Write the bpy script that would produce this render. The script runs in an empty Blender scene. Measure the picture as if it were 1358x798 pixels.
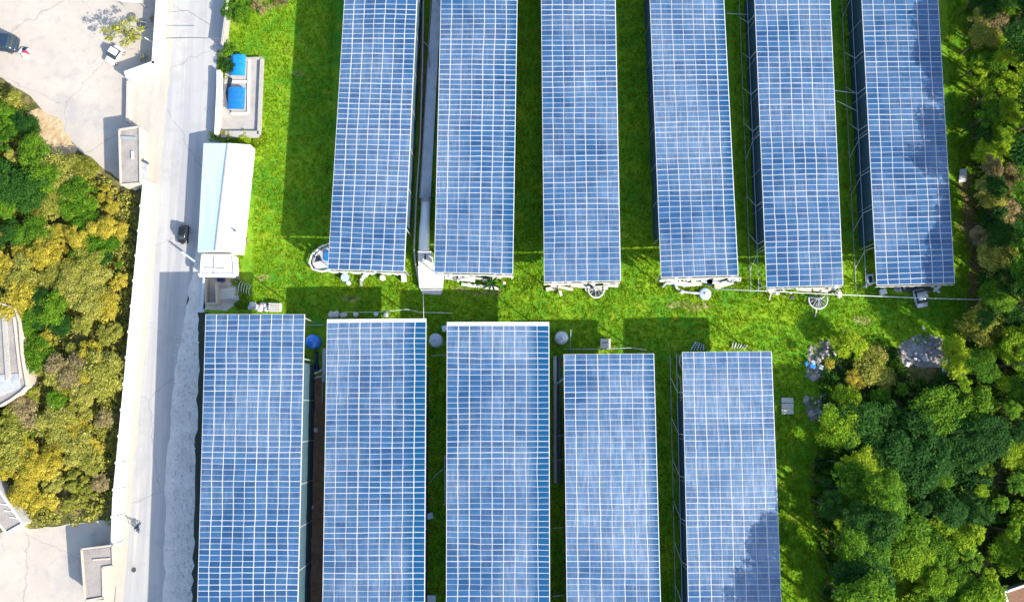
import bpy, bmesh, math, random
import numpy as np
from mathutils import Vector, Matrix

R = math.radians
scene = bpy.context.scene
COL = scene.collection

# ---------------------------------------------------------------- camera, sky, sun, exposure
CAM_H, PITCH, FPX, CX, CY = 130.0, R(7.5), 1083.0, 679.0, 399.0
SUN_EL, SUN_AZ = R(31.0), math.atan2(-0.585, 0.81)      # azimuth of the direction towards the sun, from +X
cam_d = bpy.data.cameras.new('camera'); cam = bpy.data.objects.new('camera', cam_d); COL.objects.link(cam)
cam.location = (0, 0, CAM_H); cam.rotation_euler = (PITCH, 0, 0)
cam_d.sensor_width = 36; cam_d.lens = 36 * FPX / 1358; cam_d.clip_start = 1; cam_d.clip_end = 5000
scene.camera = cam
world = bpy.data.worlds.new('World'); scene.world = world; world.use_nodes = True
wn = world.node_tree.nodes; bg = wn['Background']
sky = wn.new('ShaderNodeTexSky'); sky.sky_type = 'NISHITA'; sky.sun_disc = False
sky.sun_elevation = SUN_EL; sky.sun_rotation = R(90) - SUN_AZ
sky.air_density = 1.0; sky.dust_density = 1.0; sky.ozone_density = 1.0
world.node_tree.links.new(sky.outputs[0], bg.inputs[0]); bg.inputs[1].default_value = 0.15
sun_d = bpy.data.lights.new('sun', 'SUN'); sun = bpy.data.objects.new('sun', sun_d); COL.objects.link(sun)
sun_d.energy = 3.9; sun_d.angle = R(0.55); sun_d.color = (1.0, 0.92, 0.80)
sdir = Vector((math.cos(SUN_EL) * math.cos(SUN_AZ), math.cos(SUN_EL) * math.sin(SUN_AZ), math.sin(SUN_EL)))
sun.rotation_euler = sdir.to_track_quat('Z', 'Y').to_euler(); sun.location = (60, -45, 80)
scene.view_settings.view_transform = 'Standard'; scene.view_settings.look = 'None'
scene.view_settings.gamma = 1; scene.view_settings.use_curve_mapping = False
scene.view_settings.exposure = 1.5
scene.render.engine = 'CYCLES'
scene.cycles.max_bounces = 6; scene.cycles.diffuse_bounces = 3; scene.cycles.transparent_max_bounces = 4

# ---------------------------------------------------------------- helpers
ct, st = math.cos(PITCH), math.sin(PITCH)
def W(px, py, z=0.0):
    """a measured point of the survey photo -> its place in the world at height z"""
    dx, dy, dz = (px - CX) / FPX, -(py - CY) / FPX, -1.0
    y, zz = dy * ct - dz * st, dy * st + dz * ct
    t = (z - CAM_H) / zz
    return Vector((dx * t, y * t, z))
def P(w):
    """world -> photo pixel"""
    x, y, z = w[0], w[1], w[2] - CAM_H
    yc, zc = y * ct + z * st, -y * st + z * ct
    return CX + FPX * x / -zc, CY - FPX * yc / -zc

class MB:
    def __init__(s): s.v, s.f, s.m = [], [], []
    def add(s, vs, fs, m=0):
        o = len(s.v); s.v += [tuple(v) for v in vs]
        for f in fs: s.f.append(tuple(i + o for i in f)); s.m.append(m)
        return s
    def box(s, c, size, rz=0, m=0, taper=1.0):
        hx, hy, hz = size[0] / 2, size[1] / 2, size[2] / 2
        M = Matrix.Rotation(rz, 3, 'Z'); vs = []
        for z, k in ((-hz, 1), (hz, taper)):
            for x, y in ((-hx, -hy), (hx, -hy), (hx, hy), (-hx, hy)):
                vs.append(Vector(c) + M @ Vector((x * k, y * k, z)))
        return s.add(vs, [(3, 2, 1, 0), (4, 5, 6, 7), (0, 1, 5, 4), (1, 2, 6, 5), (2, 3, 7, 6), (3, 0, 4, 7)], m)
    def beam(s, a, b, w, h=None, m=0):
        a, b = Vector(a), Vector(b); h = h or w; d = (b - a).normalized()
        up = Vector((0, 0, 1)) if abs(d.z) < .95 else Vector((1, 0, 0))
        x = d.cross(up).normalized() * w / 2; y = x.cross(d).normalized() * h / 2
        vs = [a - x - y, a + x - y, a + x + y, a - x + y, b - x - y, b + x - y, b + x + y, b - x + y]
        return s.add(vs, [(3, 2, 1, 0), (4, 5, 6, 7), (0, 1, 5, 4), (1, 2, 6, 5), (2, 3, 7, 6), (3, 0, 4, 7)], m)
    def tube(s, pts, r, n=8, m=0, cap=True):
        pts = [Vector(p) for p in pts]; rs = r if isinstance(r, (list, tuple)) else [r] * len(pts); o = len(s.v)
        for i, p in enumerate(pts):
            d = (pts[min(i + 1, len(pts) - 1)] - pts[max(i - 1, 0)]).normalized()
            up = Vector((0, 0, 1)) if abs(d.z) < .9 else Vector((1, 0, 0))
            x = d.cross(up).normalized(); y = x.cross(d)
            for k in range(n):
                a = 2 * math.pi * k / n; s.v.append(tuple(p + (x * math.cos(a) + y * math.sin(a)) * rs[i]))
        for i in range(len(pts) - 1):
            for k in range(n):
                a, b = o + i * n + k, o + i * n + (k + 1) % n
                s.f.append((a, b, b + n, a + n)); s.m.append(m)
        if cap:
            s.f.append(tuple(o + k for k in range(n))[::-1]); s.m.append(m)
            e = o + (len(pts) - 1) * n; s.f.append(tuple(e + k for k in range(n))); s.m.append(m)
        return s
    def lathe(s, c, prof, n=20, m=0, wob=0, seed=0):
        o = len(s.v); c = Vector(c); rg = random.Random(seed)
        ph = [1 + wob * rg.uniform(-1, 1) for _ in range(n)]
        for r, z in prof:
            for k in range(n):
                a = 2 * math.pi * k / n; s.v.append((c.x + r * ph[k] * math.cos(a), c.y + r * ph[k] * math.sin(a), c.z + z))
        for i in range(len(prof) - 1):
            for k in range(n):
                a, b = o + i * n + k, o + i * n + (k + 1) % n
                s.f.append((a, b, b + n, a + n)); s.m.append(m)
        s.f.append(tuple(o + k for k in range(n))[::-1]); s.m.append(m)
        e = o + (len(prof) - 1) * n; s.f.append(tuple(e + k for k in range(n))); s.m.append(m)
        return s
    def prism(s, poly, z0, z1, m=0):
        """poly: world xy points (any winding); closed prism"""
        p = [(q[0], q[1]) for q in poly]
        if sum(p[i][0] * p[(i + 1) % len(p)][1] - p[(i + 1) % len(p)][0] * p[i][1] for i in range(len(p))) < 0: p.reverse()
        n = len(p); o = len(s.v)
        s.v += [(x, y, z0) for x, y in p] + [(x, y, z1) for x, y in p]
        s.f.append(tuple(o + i for i in range(n))[::-1]); s.m.append(m)
        s.f.append(tuple(o + n + i for i in range(n))); s.m.append(m)
        for i in range(n):
            j = (i + 1) % n; s.f.append((o + i, o + j, o + n + j, o + n + i)); s.m.append(m)
        return s
    def build(s, name, mats, parent=None, smooth=False, loc=None):
        me = bpy.data.meshes.new(name)
        off = Vector(loc) if loc is not None else Vector((0, 0, 0))
        if parent is not None and loc is None: off = parent.matrix_world.translation if False else Vector(parent.location)
        me.from_pydata([tuple(Vector(v) - off) for v in s.v], [], s.f); me.update()
        for mt in (mats if isinstance(mats, (list, tuple)) else [mats]): me.materials.append(mt)
        me.polygons.foreach_set('material_index', s.m)
        if smooth: me.polygons.foreach_set('use_smooth', [True] * len(s.f))
        o = bpy.data.objects.new(name, me); COL.objects.link(o)
        if parent is not None: o.parent = parent
        else: o.location = off
        return o
def sub(o, parent):
    """re-hang a part built in the thing's frame as a sub-part"""
    o.parent = parent; return o
def tag(o, label, cat, group=None):
    o['label'] = label; o['category'] = cat
    if group: o['group'] = group
    return o
def thing(name, loc, label, cat, group=None, rz=0):
    o = bpy.data.objects.new(name, None); COL.objects.link(o); o.location = loc; o.rotation_euler = (0, 0, rz)
    o.empty_display_size = .5
    return tag(o, label, cat, group)
def struct(o, kind='structure'): o['kind'] = kind; return o
def px_poly(pts, z=0): return [W(x, y, z) for x, y in pts]

# ---------------------------------------------------------------- materials
MATS = {}
def mat(name, col, rough=.8, metal=0, spec=.3, var=.15, scale=1.5, bump=0, bscale=6, stain=None, sscale=.35, samt=.5, stretch=None, ribs=0):
    if name in MATS: return MATS[name]
    m = bpy.data.materials.new(name); m.use_nodes = True; nt = m.node_tree; N, L = nt.nodes, nt.links
    b = N['Principled BSDF']; b.inputs['Roughness'].default_value = rough; b.inputs['Metallic'].default_value = metal
    b.inputs['Specular IOR Level'].default_value = spec
    geo = N.new('ShaderNodeNewGeometry'); vec = geo.outputs['Position']
    if stretch:
        mp = N.new('ShaderNodeMapping'); mp.inputs['Scale'].default_value = stretch; L.new(vec, mp.inputs[0]); svec = mp.outputs[0]
    else: svec = vec
    nz = N.new('ShaderNodeTexNoise'); nz.inputs['Scale'].default_value = scale; nz.inputs['Detail'].default_value = 5; L.new(svec, nz.inputs['Vector'])
    mx = N.new('ShaderNodeMix'); mx.data_type = 'RGBA'
    mx.inputs[6].default_value = (*[c * (1 - var) for c in col], 1); mx.inputs[7].default_value = (*[min(1, c * (1 + var)) for c in col], 1)
    L.new(nz.outputs[0], mx.inputs[0]); out = mx.outputs[2]
    if stain:
        n2 = N.new('ShaderNodeTexNoise'); n2.inputs['Scale'].default_value = sscale; n2.inputs['Detail'].default_value = 6; n2.inputs['Roughness'].default_value = .65
        L.new(svec, n2.inputs['Vector'])
        rp = N.new('ShaderNodeMapRange'); rp.inputs[1].default_value = .48; rp.inputs[2].default_value = .72; rp.inputs[4].default_value = samt
        L.new(n2.outputs[0], rp.inputs[0])
        m2 = N.new('ShaderNodeMix'); m2.data_type = 'RGBA'; m2.inputs[7].default_value = (*stain, 1)
        L.new(rp.outputs[0], m2.inputs[0]); L.new(out, m2.inputs[6]); out = m2.outputs[2]
    L.new(out, b.inputs['Base Color'])
    if ribs:
        wv = N.new('ShaderNodeTexWave'); wv.bands_direction = 'Y'; wv.inputs['Scale'].default_value = ribs; wv.inputs['Distortion'].default_value = .3; L.new(vec, wv.inputs['Vector'])
        rb = N.new('ShaderNodeMapRange'); rb.inputs[1].default_value = .0; rb.inputs[2].default_value = .25; rb.inputs[3].default_value = .09; rb.inputs[4].default_value = 0; L.new(wv.outputs[1], rb.inputs[0])
        m4 = N.new('ShaderNodeMix'); m4.data_type = 'RGBA'; m4.inputs[7].default_value = (*[c * .4 for c in col], 1); L.new(rb.outputs[0], m4.inputs[0]); L.new(out, m4.inputs[6]); L.new(m4.outputs[2], b.inputs['Base Color'])
    if bump:
        n3 = N.new('ShaderNodeTexNoise'); n3.inputs['Scale'].default_value = bscale; n3.inputs['Detail'].default_value = 4; L.new(vec, n3.inputs['Vector'])
        bp = N.new('ShaderNodeBump'); bp.inputs['Strength'].default_value = bump; bp.inputs['Distance'].default_value = .15
        L.new(n3.outputs[0], bp.inputs['Height']); L.new(bp.outputs[0], b.inputs['Normal'])
    MATS[name] = m; return m

def leaf_mat(name, cols, trans=.25):
    """leaf colour: each leaf picks between the given colours, each tree shifts a little"""
    m = bpy.data.materials.new(name); m.use_nodes = True; nt = m.node_tree; N, L = nt.nodes, nt.links
    b = N['Principled BSDF']; out = N['Material Output']
    b.inputs['Roughness'].default_value = .8; b.inputs['Specular IOR Level'].default_value = .1
    geo = N.new('ShaderNodeNewGeometry'); oi = N.new('ShaderNodeObjectInfo')
    nz = N.new('ShaderNodeTexNoise'); nz.inputs['Scale'].default_value = .9; nz.inputs['Detail'].default_value = 3
    L.new(geo.outputs['Position'], nz.inputs['Vector'])
    a1 = N.new('ShaderNodeMath'); a1.operation = 'MULTIPLY_ADD'; a1.inputs[1].default_value = .55; L.new(geo.outputs['Random Per Island'], a1.inputs[0])
    a2 = N.new('ShaderNodeMath'); a2.operation = 'MULTIPLY_ADD'; a2.inputs[1].default_value = .8; a2.inputs[2].default_value = -.3; L.new(nz.outputs[0], a2.inputs[0])
    a3 = N.new('ShaderNodeMath'); a3.operation = 'MULTIPLY_ADD'; a3.inputs[1].default_value = .35; L.new(oi.outputs['Random'], a3.inputs[0]); L.new(a2.outputs[0], a3.inputs[2])
    L.new(a3.outputs[0], a1.inputs[2])
    rp = N.new('ShaderNodeValToRGB'); el = rp.color_ramp.elements
    el[0].position = .05; el[0].color = (*cols[0], 1); el[1].position = .95; el[1].color = (*cols[-1], 1)
    for i, c in enumerate(cols[1:-1]):
        e = el.new(.05 + .9 * (i + 1) / (len(cols) - 1)); e.color = (*c, 1)
    L.new(a1.outputs[0], rp.inputs[0]); L.new(rp.outputs[0], b.inputs['Base Color'])
    tr = N.new('ShaderNodeBsdfTranslucent'); L.new(rp.outputs[0], tr.inputs[0])
    ms = N.new('ShaderNodeMixShader'); ms.inputs[0].default_value = trans
    L.new(b.outputs[0], ms.inputs[1]); L.new(tr.outputs[0], ms.inputs[2]); L.new(ms.outputs[0], out.inputs[0])
    return m

LEAF = {
 'golden': leaf_mat('golden_leaves', [(.13,.15,.014), (.36,.30,.030), (.60,.50,.075)], .38),
 'olive':  leaf_mat('olive_leaves', [(.10,.13,.012), (.25,.26,.035), (.44,.41,.10)], .38),
 'brown':  leaf_mat('brown_leaves', [(.12,.105,.035), (.24,.19,.075), (.40,.32,.17)], .38),
 'green':  leaf_mat('green_leaves', [(.022,.080,.005), (.060,.155,.008), (.16,.27,.016)], .33),
 'dark':   leaf_mat('dark_leaves', [(.008,.036,.006), (.018,.066,.009), (.042,.115,.012)]),
 'lime':   leaf_mat('lime_leaves', [(.045,.14,.005), (.145,.265,.010), (.40,.47,.024)], .35),
 'grey':   leaf_mat('grey_leaves', [(.08,.08,.055), (.15,.14,.095), (.25,.23,.16)]),
}
BARK = mat('bark', (.10, .075, .05), .9, var=.4, scale=4)

def panel_mat():
    m = bpy.data.materials.new('solar_glass'); m.use_nodes = True; nt = m.node_tree; N, L = nt.nodes, nt.links
    b = N['Principled BSDF']; b.inputs['Roughness'].default_value = .22; b.inputs['Specular IOR Level'].default_value = .5
    geo = N.new('ShaderNodeNewGeometry'); oi = N.new('ShaderNodeObjectInfo')
    ad = N.new('ShaderNodeMath'); ad.operation = 'ADD'; L.new(geo.outputs['Random Per Island'], ad.inputs[0]); L.new(oi.outputs['Random'], ad.inputs[1])
    fr = N.new('ShaderNodeMath'); fr.operation = 'FRACT'; L.new(ad.outputs[0], fr.inputs[0])
    rp = N.new('ShaderNodeValToRGB'); el = rp.color_ramp.elements
    el[0].color = (.006, .040, .112, 1); el[1].color = (.019, .076, .175, 1); e = el.new(.5); e.color = (.011, .060, .145, 1)
    L.new(fr.outputs[0], rp.inputs[0])
    # fine streaks of the cell strings and dried rain marks, along the short side of each module
    mp = N.new('ShaderNodeMapping'); mp.inputs['Scale'].default_value = (4.2, .45, .2); L.new(geo.outputs['Position'], mp.inputs[0])
    n1 = N.new('ShaderNodeTexNoise'); n1.inputs['Scale'].default_value = 1.0; n1.inputs['Detail'].default_value = 3; L.new(mp.outputs[0], n1.inputs['Vector'])
    r1 = N.new('ShaderNodeMapRange'); r1.inputs[1].default_value = .46; r1.inputs[2].default_value = .74; L.new(n1.outputs[0], r1.inputs[0])
    # broad dust
    n2 = N.new('ShaderNodeTexNoise'); n2.inputs['Scale'].default_value = .07; n2.inputs['Detail'].default_value = 5; n2.inputs['Roughness'].default_value = .6
    L.new(geo.outputs['Position'], n2.inputs['Vector'])
    r2 = N.new('ShaderNodeMapRange'); r2.inputs[1].default_value = .40; r2.inputs[2].default_value = .64; r2.inputs[3].default_value = .12; r2.inputs[4].default_value = 1.25; L.new(n2.outputs[0], r2.inputs[0])
    at = N.new('ShaderNodeAttribute'); at.attribute_name = 'dust'
    mu = N.new('ShaderNodeMath'); mu.operation = 'MULTIPLY'; L.new(r2.outputs[0], mu.inputs[0]); L.new(at.outputs['Fac'], mu.inputs[1])
    s1 = N.new('ShaderNodeMath'); s1.operation = 'MULTIPLY_ADD'; s1.inputs[1].default_value = .32; s1.inputs[2].default_value = .24; L.new(r1.outputs[0], s1.inputs[0])
    d = N.new('ShaderNodeMath'); d.operation = 'MULTIPLY'; d.use_clamp = True; L.new(mu.outputs[0], d.inputs[0]); L.new(s1.outputs[0], d.inputs[1])
    mx = N.new('ShaderNodeMix'); mx.data_type = 'RGBA'; mx.inputs[7].default_value = (.21, .28, .36, 1)
    L.new(d.outputs[0], mx.inputs[0]); L.new(rp.outputs[0], mx.inputs[6])
    # dark edge bands: shade painted into the module colour as deeper blue
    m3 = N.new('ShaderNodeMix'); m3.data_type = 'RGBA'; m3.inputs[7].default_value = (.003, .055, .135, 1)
    c1 = N.new('ShaderNodeAttribute'); c1.attribute_name = 'shade_band'; L.new(c1.outputs['Fac'], m3.inputs[0]); L.new(mx.outputs[2], m3.inputs[6])
    L.new(m3.outputs[2], b.inputs['Base Color'])
    return m
PANEL = panel_mat()
M = dict(
 alu=mat('aluminium_frame', (.38,.38,.38), .45, .3, var=.1),
 roofsheet=mat('white_roof_sheet', (.46,.455,.46), .55, 0, var=.2, scale=.8, stain=(.45,.42,.38), sscale=.5, samt=.5),
 steel=mat('galvanised_steel', (.34,.36,.38), .5, .4, var=.2),
 darksteel=mat('dark_steel', (.06,.07,.08), .6, .2, var=.3),
 white=mat('white_plastic', (.56,.56,.55), .5, var=.1, stain=(.30,.25,.20), sscale=.9, samt=.75),
 whitepaint=mat('white_paint', (.60,.585,.555), .7, var=.08, stain=(.5,.46,.4), sscale=.8, samt=.5),
 cream=mat('cream_render', (.40,.35,.285), .85, var=.12, stain=(.38,.33,.27), sscale=.5, samt=.6, bump=.2),
 concrete=mat('concrete', (.32,.30,.27), .9, var=.15, stain=(.22,.21,.2), sscale=.45, samt=.7, bump=.3, scale=2.5),
 roughconc=mat('weathered_concrete', (.27,.245,.22), .92, var=.3, stain=(.17,.15,.14), sscale=.6, samt=.85, bump=.5, scale=1.2),
 greycon=mat('grey_concrete', (.33,.34,.36), .9, var=.2, stain=(.2,.2,.21), sscale=.8, samt=.7, bump=.4),
 bluewhite=mat('pale_blue_and_roof_shade', (.46,.57,.62), .5, var=.06, stretch=(3, .2, 1), scale=1.2, stain=(.33,.40,.42), sscale=.6, samt=.5, ribs=.35),
 blue=mat('blue_tarpaulin', (.006,.17,.50), .45, var=.25, scale=2, bump=.6, bscale=1.6, stain=(.05,.22,.45), sscale=1.2),
 bluemesh=mat('blue_mesh', (.006,.13,.36), .7, var=.3, scale=4, bump=.5, bscale=2, stain=(.03,.16,.30), sscale=1),
 navy=mat('navy_paint', (.008,.022,.07), .3, var=.2),
 black=mat('black_paint', (.012,.014,.016), .25, var=.2),
 rubber=mat('black_rubber', (.02,.02,.02), .8, var=.2),
 glass=mat('dark_glass', (.02,.028,.035), .08, spec=.6, var=.1),
 vanpaint=mat('slate_blue_paint', (.018,.036,.060), .3, .2, spec=.5, var=.08),
 silver=mat('silver_paint', (.42,.45,.47), .35, .3, var=.08),
 red=mat('red_cloth', (.40,.04,.05), .9, var=.2), pink=mat('pale_pink_cloth', (.6,.42,.4), .9, var=.2),
 sack=mat('woven_white_sack', (.5,.48,.46), .85, var=.15, scale=6),
 brightwhite=mat('bright_white_plastic', (.82,.83,.84), .4, var=.05),
 whitesheet=mat('white_sheet_roof', (.58,.57,.55), .5, var=.06, stretch=(3, .2, 1), scale=1.2, stain=(.38,.35,.31), sscale=.6, samt=.5, ribs=.35),
 palecon=mat('pale_concrete', (.58,.62,.68), .85, var=.12, stain=(.3,.32,.36), sscale=.5, samt=.6),
 tank=mat('grey_plastic_tank', (.34,.42,.52), .5, var=.12), bluetank=mat('blue_plastic_tank', (.02,.17,.62), .25, spec=.6, var=.15),
 skin=mat('skin', (.42,.25,.17), .6), jacket=mat('dark_jacket', (.015,.02,.03), .8), bluefab=mat('blue_paint', (.01,.10,.32), .3),
 gap_darkener=mat('gap_darkening_net', (.028,.065,.085), .9, var=.3),
 wood=mat('grey_wood', (.35,.31,.26), .9, var=.3), tile=mat('brown_roof_tile', (.17,.09,.055), .9, var=.3, scale=3),
 beige=mat('beige_slab', (.42,.40,.35), .85, var=.1), cable=mat('pale_cable', (.50,.52,.50), .6),
 sand=mat('sand_render', (.48,.38,.25), .9, var=.2, stain=(.6,.5,.38), samt=.5),
 trunkfibre=mat('dry_stalks', (.30,.22,.12), .9, var=.3),
)

def ground_mat(name, cols, scales, bump=.4, bscale=3, stretch=None, rough=.95, crack=0):
    """three-colour mottled ground"""
    m = bpy.data.materials.new(name); m.use_nodes = True; nt = m.node_tree; N, L = nt.nodes, nt.links
    b = N['Principled BSDF']; b.inputs['Roughness'].default_value = rough; b.inputs['Specular IOR Level'].default_value = .15
    geo = N.new('ShaderNodeNewGeometry'); vec = geo.outputs['Position']
    if stretch:
        mp = N.new('ShaderNodeMapping'); mp.inputs['Scale'].default_value = stretch[:3]; mp.inputs['Rotation'].default_value = (0, 0, stretch[3]); L.new(vec, mp.inputs[0]); svec = mp.outputs[0]
    else: svec = vec
    out = None
    for i, (c, sc) in enumerate(zip(cols, [None] + list(scales))):
        if i == 0:
            n = N.new('ShaderNodeRGB'); n.outputs[0].default_value = (*c, 1); out = n.outputs[0]; continue
        nz = N.new('ShaderNodeTexNoise'); nz.inputs['Scale'].default_value = sc[0]; nz.inputs['Detail'].default_value = 6; nz.inputs['Roughness'].default_value = .62
        L.new(svec if len(sc) > 3 else vec, nz.inputs['Vector'])
        rp = N.new('ShaderNodeMapRange'); rp.inputs[1].default_value = sc[1]; rp.inputs[2].default_value = sc[2]; L.new(nz.outputs[0], rp.inputs[0])
        mx = N.new('ShaderNodeMix'); mx.data_type = 'RGBA'; mx.inputs[7].default_value = (*c, 1)
        L.new(rp.outputs[0], mx.inputs[0]); L.new(out, mx.inputs[6]); out = mx.outputs[2]
    if crack:
        wn_ = N.new('ShaderNodeTexNoise'); wn_.inputs['Scale'].default_value = .5; wn_.inputs['Detail'].default_value = 5; L.new(vec, wn_.inputs['Vector'])
        ma = N.new('ShaderNodeVectorMath'); ma.operation = 'MULTIPLY_ADD'; ma.inputs[1].default_value = (2.2, 2.2, 0); L.new(wn_.outputs['Color'], ma.inputs[0]); L.new(vec, ma.inputs[2])
        vo = N.new('ShaderNodeTexVoronoi'); vo.feature = 'DISTANCE_TO_EDGE'; vo.inputs['Scale'].default_value = crack; L.new(ma.outputs[0], vo.inputs['Vector'])
        cr_ = N.new('ShaderNodeMapRange'); cr_.inputs[1].default_value = .0005; cr_.inputs[2].default_value = .0055; cr_.inputs[3].default_value = .38; cr_.inputs[4].default_value = 0; L.new(vo.outputs['Distance'], cr_.inputs[0])
        mc = N.new('ShaderNodeMix'); mc.data_type = 'RGBA'; mc.inputs[7].default_value = (.13, .12, .11, 1); L.new(cr_.outputs[0], mc.inputs[0]); L.new(out, mc.inputs[6]); out = mc.outputs[2]
    L.new(out, b.inputs['Base Color'])
    if bump:
        n3 = N.new('ShaderNodeTexNoise'); n3.inputs['Scale'].default_value = bscale; n3.inputs['Detail'].default_value = 6; L.new(vec, n3.inputs['Vector'])
        bp = N.new('ShaderNodeBump'); bp.inputs['Strength'].default_value = bump; bp.inputs['Distance'].default_value = .25
        L.new(n3.outputs[0], bp.inputs['Height']); L.new(bp.outputs[0], b.inputs['Normal'])
    return m
G_GRASS = ground_mat('meadow_grass', [(.058,.20,.010), (.17,.285,.010), (.022,.125,.008), (.28,.31,.022), (.27,.25,.10)],
                     [(.16,.38,.62), (.9,.5,.75), (.45,.56,.74), (.33,.66,.78)], bump=.5, bscale=2.6)
G_SCRUB = ground_mat('scrub_floor', [(.07,.075,.02), (.22,.17,.07), (.035,.055,.012)], [(.3,.45,.65), (1.1,.5,.7)], bump=.9, bscale=1.8)
G_EARTH = ground_mat('sandy_earth', [(.40,.30,.18), (.30,.21,.10), (.48,.40,.27)], [(.6,.45,.7), (.9,.5,.75)], bump=.8, bscale=1.2)
G_BROWN = ground_mat('brown_soil', [(.16,.095,.055), (.22,.14,.085), (.10,.06,.04)], [(.5,.4,.65), (1.4,.5,.75)], bump=.6, bscale=3)
G_YARD = ground_mat('yard_concrete', [(.36,.32,.275), (.40,.36,.31), (.29,.27,.245), (.28,.27,.26)], [(.12,.4,.65), (.5,.52,.75), (.09,.52,.72)], bump=.15, bscale=4, crack=.055)
G_WORN = ground_mat('worn_turf', [(.16,.20,.04), (.30,.25,.13), (.10,.17,.02)], [(1.2,.45,.62), (1.6,.5,.7)], bump=.6, bscale=3)
G_ROAD = ground_mat('road_concrete', [(.345,.34,.33), (.285,.285,.29), (.40,.375,.335), (.27,.27,.265)],
                    [(.55,.42,.62,1), (1.3,.56,.72,1), (.3,.52,.75)], bump=.12, bscale=5, stretch=(1, .03, 1, R(-6)), crack=.042)
G_SHOULDER = ground_mat('dusty_shoulder', [(.375,.345,.295), (.33,.31,.275), (.40,.37,.32)], [(.8,.45,.65,1), (.7,.5,.75)], bump=.15, bscale=4, stretch=(1, .08, 1, R(-6)))
G_GRAVEL = ground_mat('gravel_verge', [(.47,.45,.42), (.56,.53,.49), (.33,.32,.31)], [(.4,.42,.65), (1.6,.52,.72)], bump=.9, bscale=.9)
G_RUBBLE = ground_mat('stony_ground', [(.26,.25,.25), (.36,.34,.33), (.13,.12,.10)], [(.9,.45,.65), (1.5,.52,.7)], bump=1.0, bscale=2.5)

# ---------------------------------------------------------------- ground and surfaces
def sheet(name, pts, z, m, world_pts=False, jag=0, seed=0):
    poly = [Vector((p[0], p[1], z)) for p in pts] if world_pts else px_poly(pts, 0)
    if jag:
        rg = random.Random(seed); q = []
        for i, a in enumerate(poly):
            b = poly[(i + 1) % len(poly)]; n = max(1, int((b - a).length / 1.1))
            nrm = Vector((-(b - a).y, (b - a).x, 0)).normalized()
            for k in range(n):
                q.append(a.lerp(b, k / n) + nrm * rg.gauss(0, jag) * (1 if k else .4))
        poly = q
    bm = bmesh.new(); vs = [bm.verts.new((p.x, p.y, z)) for p in poly]; f = bm.faces.new(vs)
    f.normal_update()
    if f.normal.z < 0: f.normal_flip()
    bmesh.ops.triangulate(bm, faces=[f]); me = bpy.data.meshes.new(name); bm.to_mesh(me); bm.free()
    me.materials.append(m); o = bpy.data.objects.new(name, me); COL.objects.link(o)
    return struct(o)
sheet('ground', [(-1800,-1800), (1800,-1800), (1800,1800), (-1800,1800)], 0, G_SCRUB, True)
LAWN = [(322,-260), (306,0), (300,70), (296,110), (290,190), (272,300), (268,350), (268,400), (258,440), (250,800), (245,1020), (1160,1020), (1150,800), (1130,620), (1130,500), (1150,462), (1330,450), (1318,300), (1300,0), (1290,-260)]
lawn = sheet('lawn', LAWN, .004, G_GRASS)
ROAD = [(226,-260), (219,0), (214,95), (172,108), (172,165), (186,172), (192,245), (203,245), (158,722), (152,800), (140,1020), (214,1020), (222,798), (226,600), (248,398), (266,330), (292,190), (300,60), (307,0), (326,-260)]
sheet('road', ROAD, .012, G_ROAD)
sheet('road_shoulder', [(210,-260), (221,0), (216,95), (176,108), (176,165), (190,172), (195,245), (203,245), (158,722), (152,800), (140,1020), (152,1020), (163,800), (170,722), (189,500), (209,300), (218,170), (229,60), (238,-260)], .018, G_SHOULDER, jag=.07, seed=33)
sheet('yard', [(-260,-260), (226,-260), (219,0), (214,95), (172,108), (172,165), (186,172), (192,245), (168,246), (106,200), (40,128), (-4,100), (-260,60)], .008, G_YARD, jag=.12, seed=3)
sheet('yard', [(-260,800), (-260,720), (-20,712), (20,700), (60,698), (100,694), (155,690), (160,715), (152,800), (140,1020), (-260,1020)], .008, G_YARD, jag=.2, seed=4)
sheet('verge', [(262,325), (274,335), (272,388), (266,500), (261,640), (256,800), (244,1020), (208,1020), (216,798), (221,600), (236,470)], .016, G_GRAVEL, jag=.12, seed=5)
sheet('shade_strip', [(262,414), (276,414), (272,500), (268,640), (264,800), (250,1020), (242,1020), (255,800), (259,640), (263,500)], .020, mat('shade_strip_dark', (.022,.035,.028), .9, var=.5, scale=1), jag=.12, seed=41)  # dark colour laid on the ground to deepen the shade beside the shed
for k_, pl_ in enumerate(([(385,95),(398,93),(406,98),(399,103),(388,102)], [(880,405),(915,402),(945,406),(930,412),(892,411)], [(596,379),(640,384),(668,388),(660,393),(610,388)], [(336,366),(352,362),(362,368),(346,374)], [(448,392),(472,390),(480,396),(455,399)], [(1128,424),(1150,421),(1158,427),(1136,430)], [(330,200),(338,206),(332,260),(324,330),(318,320),(326,250)])):
    sheet('bare_patch', pl_, .013, G_WORN, jag=.45, seed=50 + k_)
sheet('bare_slope', [(36,150), (52,142), (84,165), (102,196), (98,214), (78,232), (62,240), (56,214), (48,186)], .012, G_EARTH, jag=.3, seed=6)
sheet('dirt_path', [(408,500), (430,500), (430,1020), (408,1020)], .012, G_BROWN, jag=.15, seed=7)
sheet('dirt_strip', [(560,0), (568,110), (569,170), (564,205), (556,205), (556,0)], .012, G_BROWN, jag=.15, seed=8)
sheet('stony_patch', [(1192,455), (1212,447), (1246,448), (1262,462), (1256,482), (1222,488), (1196,484)], .012, G_RUBBLE, jag=.4, seed=9)
sheet('stony_patch', [(1074,458), (1100,450), (1118,470), (1112,496), (1086,505), (1070,500)], .012, G_RUBBLE, jag=.4, seed=10)
sheet('stony_patch', [(1068,530), (1096,522), (1112,545), (1100,560), (1072,556)], .012, G_RUBBLE, jag=.4, seed=19)
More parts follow.
